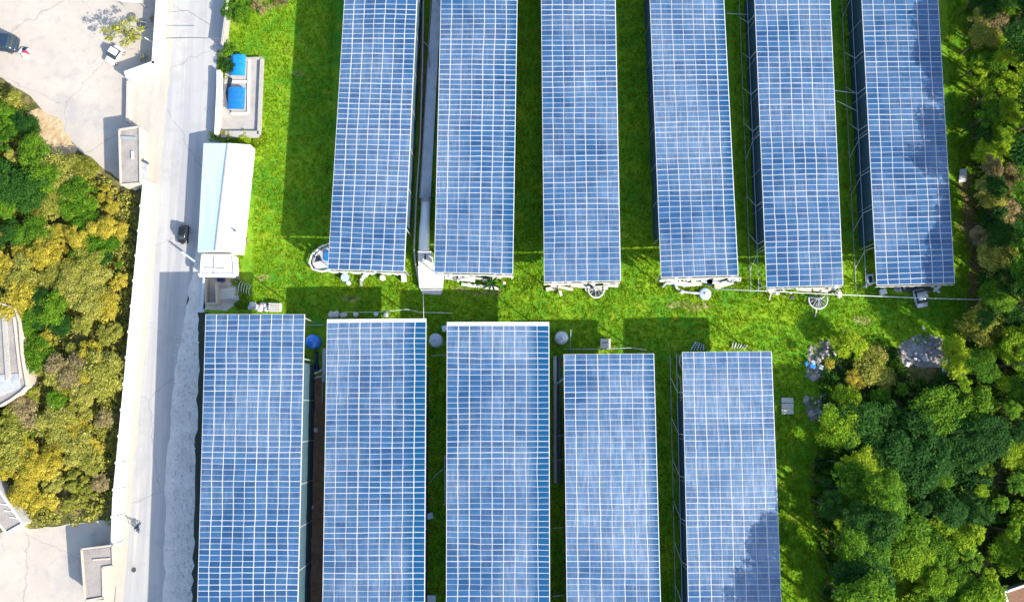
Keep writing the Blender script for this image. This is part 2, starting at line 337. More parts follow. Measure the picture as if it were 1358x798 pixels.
sheet('soil_strip', [(1268,235), (1288,232), (1294,270), (1302,320), (1300,420), (1286,425), (1282,330), (1276,270)], .012, G_BROWN, jag=.4, seed=11)
sheet('paved_pad', [(270,366), (318,366), (318,400), (300,412), (268,410)], .016, mat('pad_concrete', (.42,.37,.31), .9, var=.2, stain=(.25,.2,.17), samt=.7))

# ---------------------------------------------------------------- solar sheds
ZR = 6.0
def shed(label, quad, cols, rows, grow, shade_band=None, margin=(0.04, 0.05, 0.05, 0.05), dust=1.0, fascia=0, gap_darkener=False, braces=False, seed=0, ZR=6.0):
    """quad: NW NE SE SW corners of the panel field as measured (height ZR); grow: (rows north, rows south) beyond the measured part"""
    rg = random.Random(seed); nr = np.random.RandomState(seed)
    q = [W(*p, ZR) for p in quad]
    v0, v1 = -grow[0] / rows, 1 + grow[1] / rows
    def F(u, v):
        a = q[0].lerp(q[1], u); b = q[3].lerp(q[2], u); return a + (b - a) * v
    c = F(.5, (v0 + v1) / 2)
    t = thing('solar_shed', (c.x, c.y, 0), label, 'solar shed', 'long sheds roofed with solar panels')
    Lw = (F(0, 0) - F(1, 0)).length; Ll = (F(.5, v0) - F(.5, v1)).length
    def Fz(u, v, dz=0):
        p = F(u, v); p.z = ZR + dz + .12 * (1 - abs(u - .5) * 2) ; return p      # slight camber
    mw, mn, me_, ms = margin[3] / Lw, margin[0] / Ll * (v1 - v0), margin[1] / Lw, margin[2] / Ll * (v1 - v0)
    us = [-mw, .25, .5, .75, 1 + me_]; vs_ = [v0 - mn, v1 + ms]
    b = MB(); o = []
    for dz in (0, -.10):
        for v in vs_:
            for u in us: o.append(Fz(min(max(u, 0), 1), v, dz) + (F(u, v) - F(min(max(u, 0), 1), v)))
    fs = []
    n = len(us)
    for k in range(n - 1):
        fs += [(n + k, n + k + 1, k + 1, k), (2 * n + k, 2 * n + k + 1, 3 * n + k + 1, 3 * n + k),
               (k, k + 1, 2 * n + k + 1, 2 * n + k), (n + k + 1, n + k, 3 * n + k, 3 * n + k + 1)]
    fs += [(n, 0, 2 * n, 3 * n), (n - 1, 2 * n - 1, 4 * n - 1, 3 * n - 1)]
    b.add(o, fs); b.build('roof', M['roofsheet'], t)
    # modules
    total = grow[0] + rows + grow[1]
    wob = nr.normal(0, 1, (total + 1, cols + 1, 2)); ker = np.ones(5) / 5
    for ax in (0, 1):
        for k in range(2):
            wob[:, :, k] = np.apply_along_axis(lambda a: np.convolve(np.pad(a, 2, 'edge'), ker, 'valid'), ax, wob[:, :, k])
    wob *= .16
    gx = [rg.uniform(.10, .155) for _ in range(cols + 1)]; gy = [rg.choice((.075, .085, .095, .12)) for _ in range(total + 1)]
    cells = []
    for i in range(total):
        for j in range(cols):
            ps, cl = [], []
            for (a, bb, sx, sy) in ((0, 0, 1, 1), (1, 0, -1, 1), (1, 1, -1, -1), (0, 1, 1, -1)):
                u = (j + a) / cols + sx * gx[j + a] / 2 / Lw
                v = v0 + (i + bb) / total * (v1 - v0) + sy * gy[i + bb] / 2 / Ll * (v1 - v0)
                p = Fz(u, v, .035); 
                if 0 < j + a < cols: p.x += wob[i + bb, j + a, 0]
                p.y += wob[i + bb, j + a, 1] * (0.0 if i + bb in (0, total) else 1)
                p.z += nr.normal(0, .004)
                ps.append(p); x = u * cols
                cl.append(0 if not shade_band else min(1, max(0, (x - shade_band[0]) / max(shade_band[1], .01))))
            cells.append((ps, cl))
    def build_panels(name, idx):
        bm = MB(); cl = []
        for k in idx:
            ps, c4 = cells[k]; lo = [p - Vector((0, 0, .022)) for p in ps]
            bm.add(ps + lo, [(3, 2, 1, 0)], 0); o = len(bm.v) - 8
            for a in range(4):
                bb = (a + 1) % 4; bm.f.append((o + a, o + bb, o + 4 + bb, o + 4 + a)); bm.m.append(1)
            cl += c4 + c4
        ob = bm.build(name, [PANEL, M['alu']], t)
        at = ob.data.attributes.new('shade_band', 'FLOAT', 'POINT'); at.data.foreach_set('value', cl)
        at = ob.data.attributes.new('dust', 'FLOAT', 'POINT'); at.data.foreach_set('value', [dust] * len(cl))
        return ob
    dist = []
    for k, (ps, _) in enumerate(cells):
        cc = (ps[0] + ps[2]) / 2; x, y = P(cc)
        dist.append((cc - Vector((0, 0, CAM_H))).length if (4 < y < 794) else 1e6)
    order = sorted(range(len(cells)), key=lambda k: dist[k])
    for k in order[:98]: build_panels('solar_panel', [k])
    struct(build_panels('solar_panels', order[98:]), 'stuff')
    # frame below the roof
    nb = max(4, int(Ll / 6))
    for u in (0.012, .988):
        g = MB(); g.beam(Fz(u, v0, -.16 - .0), Fz(u, v1, -.16), .14, .18); g.build('edge_beam', M['steel'], t)
        for k in range(nb + 1):
            p = F(u, v0 + (v1 - v0) * (.008 + .984 * k / nb))
            MB().beam((p.x, p.y, 0), (p.x, p.y, ZR - .27), .15).build('post', M['steel'], t)
    for k in range(nb + 1):
        v = v0 + (v1 - v0) * (.008 + .984 * k / nb)
        MB().beam(F(.03, v) - Vector((0, 0, .22)), F(.97, v) - Vector((0, 0, .22)), .1, .14).build('rafter', M['steel'], t)
    if braces:
        vv = [v0 + (v1 - v0) * (.008 + .984 * (k + .5) / nb) for k in range(nb)]
        for k, v in enumerate(vv):
            a = F(.0, v); dv = (v1 - v0) / nb * .38 * rg.choice((-1, 1))
            e = F(.0, v + dv)
            g = MB().tube([(a.x - .75, a.y, .05), (e.x - .25, e.y, 3.0), (e.x - .03, e.y, ZR - .35)], .055, 6)
            g.build('brace', M['white'], t)
        p0, p1 = F(0, v0), F(0, v1)
        MB().beam((p0.x - .75, p0.y, .06), (p1.x - .75, p1.y, .06), .11).build('base_rail', M['steel'], t)
        MB().beam((p0.x - .3, p0.y, 2.9), (p1.x - .3, p1.y, 2.9), .07).build('side_rail', M['tank'], t)
    # dark curtains added along both sides to darken the gaps, one end bay open
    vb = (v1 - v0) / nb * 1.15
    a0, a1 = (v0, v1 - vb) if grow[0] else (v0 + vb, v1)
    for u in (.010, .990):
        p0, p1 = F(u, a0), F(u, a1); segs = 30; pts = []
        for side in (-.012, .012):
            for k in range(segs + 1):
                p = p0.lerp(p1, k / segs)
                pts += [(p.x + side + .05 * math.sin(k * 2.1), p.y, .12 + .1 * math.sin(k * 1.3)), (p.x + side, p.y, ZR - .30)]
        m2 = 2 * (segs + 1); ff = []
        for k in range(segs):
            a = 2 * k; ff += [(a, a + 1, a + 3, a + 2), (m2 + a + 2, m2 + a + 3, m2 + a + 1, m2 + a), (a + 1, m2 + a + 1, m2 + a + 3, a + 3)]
        g = MB(); g.add(pts, ff); g.build('gap_darkening_curtain', M['gap_darkener'], t)
    if fascia:
        # torn white apron hanging at the open south end
        g = MB(); N_ = 26; pts = []; a, bq = F(0, v1), F(1, v1)
        for side in (.16, .24):
            for k in range(N_ + 1):
                p = a.lerp(bq, k / N_)
                dr = fascia * (rg.uniform(.55, 1) if rg.random() > .34 else rg.uniform(.12, .35))
                pts += [(p.x, p.y - side, ZR - .13), (p.x + rg.gauss(0, .05), p.y - side - .02 - .12 * (ZR - dr) * 0, ZR - .13 - dr)]
        m2 = 2 * (N_ + 1); ff = []
        for k in range(N_):
            i = 2 * k; ff += [(i, i + 2, i + 3, i + 1), (m2 + i + 1, m2 + i + 3, m2 + i + 2, m2 + i)]
        for i in (0, 2 * N_): ff.append((i, i + 1, m2 + i + 1, m2 + i))
        g.add(pts, ff); g.build('end_apron', M['white'], t)
    return t

U = [  # upper row: NW NE SE SW
 ('solar shed nearest the blue tank covers and the sunlit lawn', [(457,0),(553,0),(536,360),(435,357)], dict(dust=.8, ZR=7.0)),
 ('solar shed between the white concrete duct and a grass lane', [(585,0),(686,0),(680,363),(576,361)], dict(shade_band=(6.2,.5))),
 ('solar shed with the metal wheel frame lying at its south end', [(718,0),(816,0),(823,372),(722,374)], dict(dust=.85)),
 ('solar shed with the curved pipe and round drum at its south end', [(862,0),(960,0),(979,365),(877,368)], dict(shade_band=(6.05,.35))),
 ('solar shed with the round wire cage at its south end', [(1001,0),(1101,0),(1118,378),(1017,381)], dict(braces=True)),
 ('solar shed at the forest edge with the silver truck at its end', [(1143,0),(1244,0),(1266,375),(1163,378)], dict(braces=True, dust=1.1)),
]
for i, (lab, q, kw) in enumerate(U):
    shed(lab, q, 7, 53, (18, 0), fascia=(2.6, 1.8, 1.6, 3.0, 1.2, 1.0)[i], seed=i + 1, **kw)
D = [
 ('solar shed alongside the road with the gravel verge', [(273,417),(404,417),(395,798),(262,798)], 9, dict(dust=.8, ZR=8.0)),
 ('solar shed between the brown dirt path and the grey domed tank', [(434,428),(565,427),(563,798),(428,798)], 9, dict(shade_band=(7.25,.3), margin=(.55,.05,.05,.05))),
 ('solar shed with the white ridge strip along its north edge', [(593,432),(728,432),(729,798),(592,798)], 9, dict(shade_band=(7.1,.25), margin=(.6,.05,.05,.05), dust=1.1)),
 ('solar shed with the small white box at its north edge', [(748,470),(867,469),(876,798),(752,798)], 8, dict(shade_band=(7.05,.3), dust=1.2)),
 ('solar shed beside the stacked beige slabs on the grass', [(905,467),(1023,466),(1036,798),(913,798)], 8, dict(dust=1.3)),
]
for i, (lab, q, c, kw) in enumerate(D):
    rows = round((798 - q[0][1]) / 7.45)
    shed(lab, q, c, rows, (0, 18), seed=i + 21, braces=(i == 4), **kw)

# ---------------------------------------------------------------- buildings
def flat_building(name, label, poly_px, h, roofm, wallm, para=.35, loc_i=0, cat='building'):
    pts = px_poly(poly_px, h); c = sum(pts, Vector()) / len(pts)
    t = thing(name, (c.x, c.y, 0), label, cat)
    inner = [p + (c - p).normalized() * .28 for p in pts]
    MB().prism(pts, 0, h - .22).build('wall', wallm, t)
    MB().prism(inner, h - .22, h - .14).build('roof', roofm, t)
    g = MB(); n = len(pts)
    for i in range(n):
        a, b = pts[i], pts[(i + 1) % n]; d = (b - a).normalized() * .0
        g.beam((a.x, a.y, h - .11), (b.x, b.y, h - .11), .26, para)
    g.build('parapet', wallm, t)
    return t
def wall_details(t, p, size, rz, m, name): return MB().box(p, size, rz).build(name, m, t)

# small flat-roofed block beside the yard gate
tA = flat_building('flat_roof_house', 'small weathered concrete house with flat roof beside the yard entrance', [(158,172),(185,168),(186,243),(160,245)], 3.0, M['roughconc'], M['cream'])
MB().prism(px_poly([(187,212),(196,213),(195,243),(187,243)], 2.4), 2.25, 2.4).build('awning', M['greycon'], tA)
a = W(186,212,2.75); b = W(197,217,2.7)
MB().beam(a, b, .28, .2).build('drain_pipe', M['darksteel'], tA)
p = W(170,183,2.95); MB().box((p.x, p.y, 2.98), (2.5, .45, .18), R(-4)).build('roof_beam', M['steel'], tA)
p = W(176,206,2.95); MB().box((p.x, p.y, 3.0), (.35, 1.3, .22), R(6)).build('roof_hatch', M['white'], tA)
p = W(172,170); wall_details(tA, (W(172,169,3).x, W(172,169,3).y + .03, 1.1), (.95, .08, 2.1), 0, M['wood'], 'door')
# L-shaped block at the lower yard
tC = flat_building('flat_roof_house', 'L-shaped weathered concrete house with flat roof in the lower yard', [(108,728),(149,723),(150,750),(136,752),(137,792),(113,796)], 3.0, M['roughconc'], M['cream'])
p = W(135,741,2.9); MB().box((p.x, p.y, 2.95), (2.6, .22, .16), R(4)).build('roof_beam', M['cream'], tC)
p = W(125,794,2.9); MB().box((p.x, p.y, 2.93), (2.9, .25, .14), R(3)).build('gutter', M['darksteel'], tC)
p = W(122,726,3); MB().box((p.x, p.y + .04, 1.1), (.9, .08, 2.1), R(6)).build('door', M['wood'], tC)
# slab ruin at the left edge
tD = flat_building('concrete_ruin', 'roofless looking pale concrete slab house, streaked grey, in the left wood', [(-60,400),(0,402),(21,409),(26,428),(29,470),(36,512),(28,520),(14,530),(0,538),(-60,545)], 3.2, M['roughconc'], M['cream'], para=.5)
MB().prism(px_poly([(2,412),(8,412),(14,500),(8,505)], 3.2), 3.08, 3.3).build('roof_kerb', M['concrete'], tD)
MB().prism(px_poly([(-20,498),(24,495),(27,514),(-20,534)], 3.2), 3.07, 3.16).build('water_puddle', M['greycon'], tD)
MB().prism(px_poly([(17,420),(20,420),(29,500),(26,502)], 3.2), 3.08, 3.28).build('roof_kerb', M['cream'], tD)
# white-rimmed roof at lower left
tE = flat_building('white_roof_house', 'narrow slanting house with white rimmed flat roof above the lower yard', [(-60,575),(-8,640),(30,694),(9,706),(-22,672),(-80,600)], 3.0, M['roughconc'], M['whitepaint'], para=.45)
for k in range(3):
    p = W(4 + 7 * k, 668 + 9 * k, 2.9); MB().box((p.x, p.y, 2.92), (1.3, .12, .12), R(-8)).build('roof_rib', M['whitepaint'], tE)
# roof corner at the lower right
pts = px_poly([(1335,786),(1420,756),(1450,840),(1352,850)], 3.0); c = sum(pts, Vector()) / 4
tR = thing('tiled_house', (c.x, c.y, 0), 'house corner with brown roof and white gutter beyond the right wood', 'house')
MB().prism(pts, 0, 2.8).build('wall', M['cream'], tR)
MB().prism([c + (p - c) * 1.03 for p in pts], 2.8, 3.0).build('roof', M['tile'], tR)
g = MB()
for i in range(4):
    a, b = [c + (p - c) * 1.05 for p in (pts[i], pts[(i + 1) % 4])]; g.beam((a.x, a.y, 2.98), (b.x, b.y, 2.98), .3, .3)
g.build('gutter', M['whitepaint'], tR)

# long white-roofed shed by the road (ridge east of the middle)
e0, e1, r0, r1 = 2.6, 2.6, 3.6, 3.6
nw, ne, se, sw = W(270,190,e0), W(332,192,e0), W(317,334,e0), W(262,334,e0)
rn, rs = W(303,190,r0), W(286,333,r0)
c = (nw + se) / 2
tB = thing('roadside_shed', (c.x, c.y, 0), 'long white gabled shed with western roof slope tinted blue as shade along the road', 'shed')
MB().prism([nw * .995 + c * .005, ne, se, sw], 0, 2.45).build('wall', M['whitepaint'], tB)
g = MB()
th = Vector((0, 0, .08))
g.add([nw, rn, rs, sw, nw - th, rn - th, rs - th, sw - th], [(3, 2, 1, 0), (4, 5, 6, 7), (0, 1, 5, 4), (2, 3, 7, 6), (3, 0, 4, 7)]); g.build('west_roof', M['bluewhite'], tB)  # bluish tint puts the shade of the west slope into its colour
g = MB(); g.add([rn, ne, se, rs, rn - th, ne - th, se - th, rs - th], [(3, 2, 1, 0), (4, 5, 6, 7), (0, 1, 5, 4), (1, 2, 6, 5), (2, 3, 7, 6)]); g.build('east_roof', M['whitesheet'], tB)
g = MB(); g.add([Vector((nw.x,nw.y,2.45)), Vector((ne.x,ne.y,2.45)), rn - th*1.5], [(0,1,2)]); g.build('gable', M['whitepaint'], tB); g = MB(); g.add([Vector((sw.x,sw.y,2.45)), Vector((se.x,se.y,2.45)), rs - th*1.5], [(2,1,0)]); g.build('gable', M['whitepaint'], tB)
MB().beam(rn + Vector((0,0,.05)), rs + Vector((0,0,.05)), .22, .1).build('ridge_cap', M['wood'], tB)
for k in range(7):
    f_ = (k + .5) / 7; p = sw.lerp(nw, f_); MB().box((p.x - .02, p.y, 1.4), (.1, 1.0, .9), R(2)).build('window', M['glass'], tB)
p = W(312,306,3.0); MB().lathe((p.x, p.y, 2.95), [(.14,0),(.14,.35),(.2,.4),(.2,.5),(.02,.55)], 10).build('vent', M['darksteel'], tB)
# annex
tF = flat_building('annex', 'low white flat roofed annex at the south end of the long white shed', [(268,338),(309,338),(311,364),(266,364)], 2.5, M['whitepaint'], M['whitepaint'], para=.3)
for (x0, x1, y) in ((268,309,347),):
    a, b = W(284,338,2.5), W(283,362,2.5); MB().beam((a.x, a.y, 2.42), (b.x, b.y, 2.42), .14, .12).build('roof_seam', M['steel'], tF)
    a, b = W(272,356,2.5), W(298,357,2.5); MB().beam((a.x, a.y, 2.45), (b.x, b.y, 2.45), .3, .2).build('roof_seam', M['beige'], tF)
MB().prism(px_poly([(262,362),(312,362),(312,368),(264,367)], 2.3), 2.16, 2.26).build('eave', M['whitepaint'], tF)
# awning sheet beside the road
g = MB(); g.prism(px_poly([(239,334),(243,334),(259,346),(257,347)], 2.4), 2.3, 2.38); aw = g.build('canopy', M['bluewhite']); tag(aw, 'thin white sheet canopy standing by the black car', 'canopy')
for q in ((243,337),(256,345)):
    p = W(*q, 2.3); MB().beam((p.x, p.y, 0), (p.x, p.y, 2.3), .08).build('post', M['steel'], aw)
# cream walled yard below the annex
t = thing('yard_hut', W(280,382), 'low cream walled enclosure below the white annex', 'enclosure')
for a, b in (((272,370),(272,402)), ((272,402),(287,402)), ((287,402),(286,376))):
    pa, pb = W(*a, 1.6), W(*b, 1.6); MB().beam((pa.x, pa.y, .8), (pb.x, pb.y, .8), .22, 1.6).build('wall', M['cream'], t)
t = thing('water_tank_box', W(295,372), 'small navy box tank behind the cream enclosure', 'tank'); p = W(295,371)
MB().box((p.x, p.y, .5), (.9, .8, .9)).build('body', M['navy'], t); MB().box((p.x, p.y, .99), (1.0, .9, .08)).build('lid', M['navy'], t)
t = thing('concrete_plinth', W(302,389), 'flat grey concrete plinth south of the white annex', 'plinth')
MB().prism(px_poly([(288,380),(316,378),(317,398),(288,400)], .35), 0, .3).build('base', M['concrete'], t); MB().prism(px_poly([(291,383),(312,381),(313,395),(291,397)], .35), .302, .36).build('cap', M['beige'], t)
MB().tube([W(270,368,2.2), W(269,390,2.0), W(268,412,1.8)], .18, 8).build('drain_pipe', M['tank'])
tag(bpy.data.objects['drain_pipe.001'], 'pale blue pipe running along the edge of the cream enclosure', 'pipe')
# pool-like tank enclosure
c = W(320,128)
t = thing('tank_pad', (c.x, c.y, 0), 'pale concrete pad with low kerb under the blue covered tanks', 'pad')
MB().prism(px_poly([(300,78),(346,76),(343,178),(291,180)], .3), 0, .25).build('base', M['concrete'], t)
for a, b, w_ in (((347,77),(343,178),.5), ((298,79),(347,77),.35), ((293,178),(343,178),1.1)):
    pa, pb = W(*a, .7), W(*b, .7); MB().beam((pa.x, pa.y, .4), (pb.x, pb.y, .4), w_, .7).build('kerb', M['concrete'], t)
for a, b in (((308,108),(329,108)), ((330,80),(329,150)), ((306,150),(328,150))):
    pa, pb = W(*a, .45), W(*b, .45); MB().beam((pa.x, pa.y, .36), (pb.x, pb.y, .36), .35, .2).build('inner_kerb', M['whitepaint'], t)
g = MB().prism(px_poly([(303,101),(308,104),(304,122),(307,150),(303,146),(299,124)], .3), .26, .29); g.build('water_trench', M['glass'], t)
def barrel_cover(x0, y0, x1, y1, label, m, rise):
    p0, p1 = W(x0, y0), W(x1, y1); cx, cy = (p0.x + p1.x) / 2, (p0.y + p1.y) / 2; hw, hl = abs(p1.x - p0.x) / 2, abs(p0.y - p1.y) / 2
    t = thing('covered_tank', (cx, cy, 0), label, 'covered tank', 'blue covered tanks')
    MB().box((cx, cy, .55), (hw * 2.02, hl * 2.02, .7)).build('basin', M['concrete'], t)
    g = MB(); n = 12; vs = []
    for e in (-1, 1):
        for k in range(n + 1):
            a = math.pi * k / n; vs.append((cx - math.cos(a) * hw * 1.06, cy + e * hl * 1.04 + random.Random(k).uniform(-.05, .05), .91 + math.sin(a) * rise))
    fs = [(k, k + 1, n + 2 + k, n + 1 + k)[::-1] for k in range(n)] + [tuple(range(n + 1))[::-1], tuple(range(n + 1, 2 * n + 2))]
    g.add(vs, fs); g.build('cover', m, t, smooth=False)
    for e in (-.55, 0, .55):
        g = MB().tube([(cx - math.cos(math.pi * k / n) * hw * 1.07, cy + e * hl, .92 + math.sin(math.pi * k / n) * (rise + .02)) for k in range(n + 1)], .025, 5); g.build('strap', m, t)
barrel_cover(309.5, 77.5, 327, 103, 'covered tank under a glossy plain blue tarpaulin, nearer the green bushes', M['blue'], .55)
barrel_cover(306, 120, 326, 147, 'covered tank under a darker blue mesh cover with white surround', M['bluemesh'], .4)

# ---------------------------------------------------------------- walls along the road
def wall_run(name, label, pts, h, w, m, cap, pillars=0):
    pp = [W(*q) for q in pts]; c = sum(pp, Vector()) / len(pp)
    t = thing(name, (c.x, c.y, 0), label, 'wall')
    g, k = MB(), MB()
    for a, b in zip(pp, pp[1:]):
        g.beam((a.x, a.y, h / 2 - .06), (b.x, b.y, h / 2 - .06), w, h - .12); k.beam((a.x, a.y, h - .05), (b.x, b.y, h - .05), w + .12, .12)
    g.build('wall_body', m, t); k.build('coping', cap, t)
    if pillars:
        L_ = sum((b - a).length for a, b in zip(pp, pp[1:])); n = int(L_ / pillars)
        for i in range(n + 1):
            d = L_ * i / n
            for a, b in zip(pp, pp[1:]):
                if d <= (b - a).length + 1e-4:
                    q = a.lerp(b, min(1, d / (b - a).length)); break
                d -= (b - a).length
            MB().box((q.x, q.y, h / 2 + .02), (w + .34, .4, h + .16), R(-5)).build('pillar', m, t)
    return t
wall_run('road_wall', 'long white rendered wall between the road and the left wood', [(201,246),(178,490),(162,660),(160,718)], 2.4, .62, M['whitepaint'], M['whitepaint'], 3.9)
wall_run('yard_wall', 'thick white wall turning the corner between yard and road', [(226,-200),(219,0),(213,92),(174,106)], 2.3, .9, M['whitepaint'], M['whitepaint'])
wall_run('gate_kerb', 'low cream wall closing the yard beside the road entrance', [(173,110),(172,164)], .9, .35, M['cream'], M['cream'])
wall_run('lawn_wall', 'pale boundary wall on the lawn side of the upper road', [(324,-240),(309,0),(300,66)], 2.2, .22, M['concrete'], M['concrete'])
wall_run('trench_wall', 'white wall between the road and the blue covered tanks', [(294,98),(294,120),(291,182)], 1.5, .5, M['whitepaint'], M['whitepaint'])
wall_run('plot_wall', 'cracked grey wall closing the left wood from the lower yard', [(159,716),(152,722),(150,724)], 1.6, .25, M['cream'], M['cream'])
t = thing('roof_canopy', W(171,0), 'white corrugated canopy at the far end of the upper yard', 'canopy')
MB().prism(px_poly([(155,-24),(187,-22),(187,4),(155,1)], 2.6), 2.45, 2.6).build('roof', M['whitepaint'], t)
for q in ((157,-20),(185,-18),(185,1),(157,-1)):
    p = W(*q, 2.5); MB().beam((p.x, p.y, 0), (p.x, p.y, 2.45), .12).build('post', M['steel'], t)
t = thing('white_slab', W(180,246), 'broken white slab lying at the foot of the flat roofed house', 'slab')
MB().prism(px_poly([(168,246),(194,240),(197,244),(178,252)], .5), .1, .5).build('slab', M['whitepaint'], t)

# ---------------------------------------------------------------- vehicles
def car(name, label, loc, rz, Lc, Wc, Hc, paint, cat='car', cabin=(.28, .80), roof=None, box=False):
    """heading +X in its own frame"""
    t = thing(name, loc, label, cat, rz=rz)
    def loft(stations, z_of, name_, m, parent=None, smooth=True):
        g = MB(); n = 12; ring = []
        for (x, hw, z0, z1) in stations:
            for k in range(n):
                a = 2 * math.pi * k / n; ca, sa = math.cos(a), math.sin(a)
                e = .45; px_ = math.copysign(abs(ca) ** e, ca) * hw; pz = (z0 + z1) / 2 + math.copysign(abs(sa) ** e, sa) * (z1 - z0) / 2
                ring.append((x, px_, pz))
        fs = []
        for i in range(len(stations) - 1):
            for k in range(n):
                a_, b_ = i * n + k, i * n + (k + 1) % n; fs.append((a_, b_, b_ + n, a_ + n))
        fs += [tuple(range(n))[::-1], tuple(range((len(stations) - 1) * n, len(stations) * n))]
        g.add(ring, fs); o = g.build(name_, m, None, smooth=smooth, loc=Vector((0, 0, 0))); o.parent = parent or t; return o
    h2, gl = Hc * .56, .22
    B = [(-.5, .36, gl + .15, h2 * .86), (-.47, .45, gl, h2 * .96), (-.35, .495, gl - .05, h2), (0, .5, gl - .05, h2), (.25, .495, gl - .05, h2 * .98), (.42, .46, gl, h2 * .88), (.49, .38, gl + .1, h2 * .72), (.5, .3, gl + .2, h2 * .6)]
    body = loft([(x * Lc, w * Wc, a, b) for x, w, a, b in B], None, 'body', paint)
    c0, c1 = (-.5 + cabin[0]) * Lc * 1.0, (-.5 + cabin[1]) * Lc
    cabs = [(c0, .43 * Wc, h2 * .8, h2 * 1.0), (c0 + .09 * Lc, .42 * Wc, h2 * .8, Hc * .95), (c1 - .17 * Lc, .42 * Wc, h2 * .8, Hc * .97), (c1, .42 * Wc, h2 * .8, h2 * .98)]
    cabin_o = loft(cabs, None, 'window', M['glass'])
    rf = loft([(c0 + .085 * Lc, .36 * Wc, Hc * .90, Hc * .98), (c0 + .12 * Lc, .415 * Wc, Hc * .90, Hc), (c1 - .21 * Lc, .415 * Wc, Hc * .90, Hc), (c1 - .18 * Lc, .34 * Wc, Hc * .90, Hc * .985)], None, 'roof', roof or paint)
    for sx in (-.31, .31):
        for sy in (-1, 1):
            g = MB(); n = 18; r = .33; ring = []
            for (yy, rr) in ((-.11, r * .55), (-.11, r * .92), (-.08, r), (.08, r), (.11, r * .92), (.11, r * .55)):
                for k in range(n):
                    a = 2 * math.pi * k / n; ring.append((sx * Lc + rr * math.cos(a), sy * (Wc * .5 - .08) + yy, r + rr * math.sin(a)))
            fs = [(i * n + k, i * n + (k + 1) % n, (i + 1) * n + (k + 1) % n, (i + 1) * n + k) for i in range(5) for k in range(n)]
            g.add(ring, fs); wh = g.build('wheel', M['rubber'], None, loc=Vector((0, 0, 0))); wh.parent = t
            g = MB(); g.add([(sx * Lc + .6 * r * math.cos(2 * math.pi * k / 12), sy * (Wc * .5 - .08) + s_ * .1, r + .6 * r * math.sin(2 * math.pi * k / 12)) for s_ in (-1, 1) for k in range(12)],
                  [tuple(range(12)), tuple(range(12, 24))[::-1]] + [(k, (k + 1) % 12, 12 + (k + 1) % 12, 12 + k) for k in range(12)]); h = g.build('rim', M['alu'], None, loc=Vector((0, 0, 0))); h.parent = wh
    for sy in (-1, 1):
        o = MB().box((.475 * Lc, sy * .33 * Wc, h2 * .72), (.10, .3, .14)).build('headlight', M['white'], None, loc=Vector((0, 0, 0))); o.parent = t
        o = MB().box((-.487 * Lc, sy * .34 * Wc, h2 * .78), (.08, .25, .14)).build('tail_light', M['red'], None, loc=Vector((0, 0, 0))); o.parent = t
        o = MB().box((c1 - .1 * Lc, sy * (.5 * Wc + .06), h2 * 1.0), (.12, .16, .12)).build('mirror', M['black'], None, loc=Vector((0, 0, 0))); o.parent = t
    return t
p = W(3, 59)
car('parked_car', 'large slate blue car cut off by the picture edge in the upper yard', (p.x, p.y, 0), R(172), 6.2, 2.9, 2.2, M['vanpaint'], cabin=(.04, .74))
p = W(154, 75)
car('parked_car', 'tiny white rounded car parked beside the yard tree', (p.x, p.y, 0), R(238), 3.3, 2.0, 1.6, M['whitepaint'], cabin=(.16, .74))
p = W(245.5, 312)
car('black_car', 'small black car driving on the shaded road', (p.x, p.y, 0), R(-94), 3.1, 1.45, 1.5, M['black'], cabin=(.06, .80))
p = W(1218, 396)
car('silver_car', 'silver car parked in shade at the south end of the last shed', (p.x, p.y, 0), R(-78), 3.0, 2.0, 1.6, M['silver'], cabin=(.10, .78))

# scooter and rider
p = W(185.5, 698)
t = thing('motor_scooter', (p.x, p.y, 0), 'blue motor scooter ridden down the concrete road', 'scooter', rz=R(-96))
def lp(o): o.parent = t; return o
Z0 = Vector((0, 0, 0))
lp(MB().tube([(-.62,0,.62),(-.35,0,.72),(.02,0,.66),(.1,0,.36),(.35,0,.34),(.5,0,.62),(.55,0,.95)], [.08,.17,.16,.15,.16,.17,.08], 10).build('body', M['bluefab'], None, True, Z0))
lp(MB().tube([(-.5,0,.80),(-.2,0,.83),(.02,0,.80)], [.10,.15,.12], 8).build('seat', M['rubber'], None, True, Z0))
lp(MB().tube([(.5,-.33,1.04),(.55,-.1,1.0),(.55,.1,1.0),(.5,.33,1.04)], .025, 6).build('handlebar', M['darksteel'], None, True, Z0))
lp(MB().box((.62,0,.78), (.1,.16,.14)).build('headlight', M['white'], None, False, Z0))
for x in (-.5, .68):
    lp(MB().tube([(x + .2 * math.cos(a), 0, .23 + .2 * math.sin(a)) for a in [2 * math.pi * k / 16 for k in range(17)]], .06, 6).build('wheel', M['rubber'], None, True, Z0))
def skin_person(name, label, joints, edges, mats, loc, rz):
    me = bpy.data.meshes.new(name); me.from_pydata([j[0] for j in joints], edges, []); o = bpy.data.objects.new(name, me); COL.objects.link(o)
    md = o.modifiers.new('skin', 'SKIN'); sv = me.skin_vertices[0].data if me.skin_vertices else None
    if sv is None:
        bm = bmesh.new(); bm.from_mesh(me); bm.verts.layers.skin.verify(); bm.to_mesh(me); bm.free(); sv = me.skin_vertices[0].data
    for i, j in enumerate(joints): sv[i].radius = (j[1], j[1]); sv[i].use_root = (i == 0)
    o.modifiers.new('sub', 'SUBSURF').levels = 1; o.modifiers['sub'].render_levels = 2
    me.materials.append(mats); o.location = loc; o.rotation_euler = (0, 0, rz); return tag(o, label, 'person')
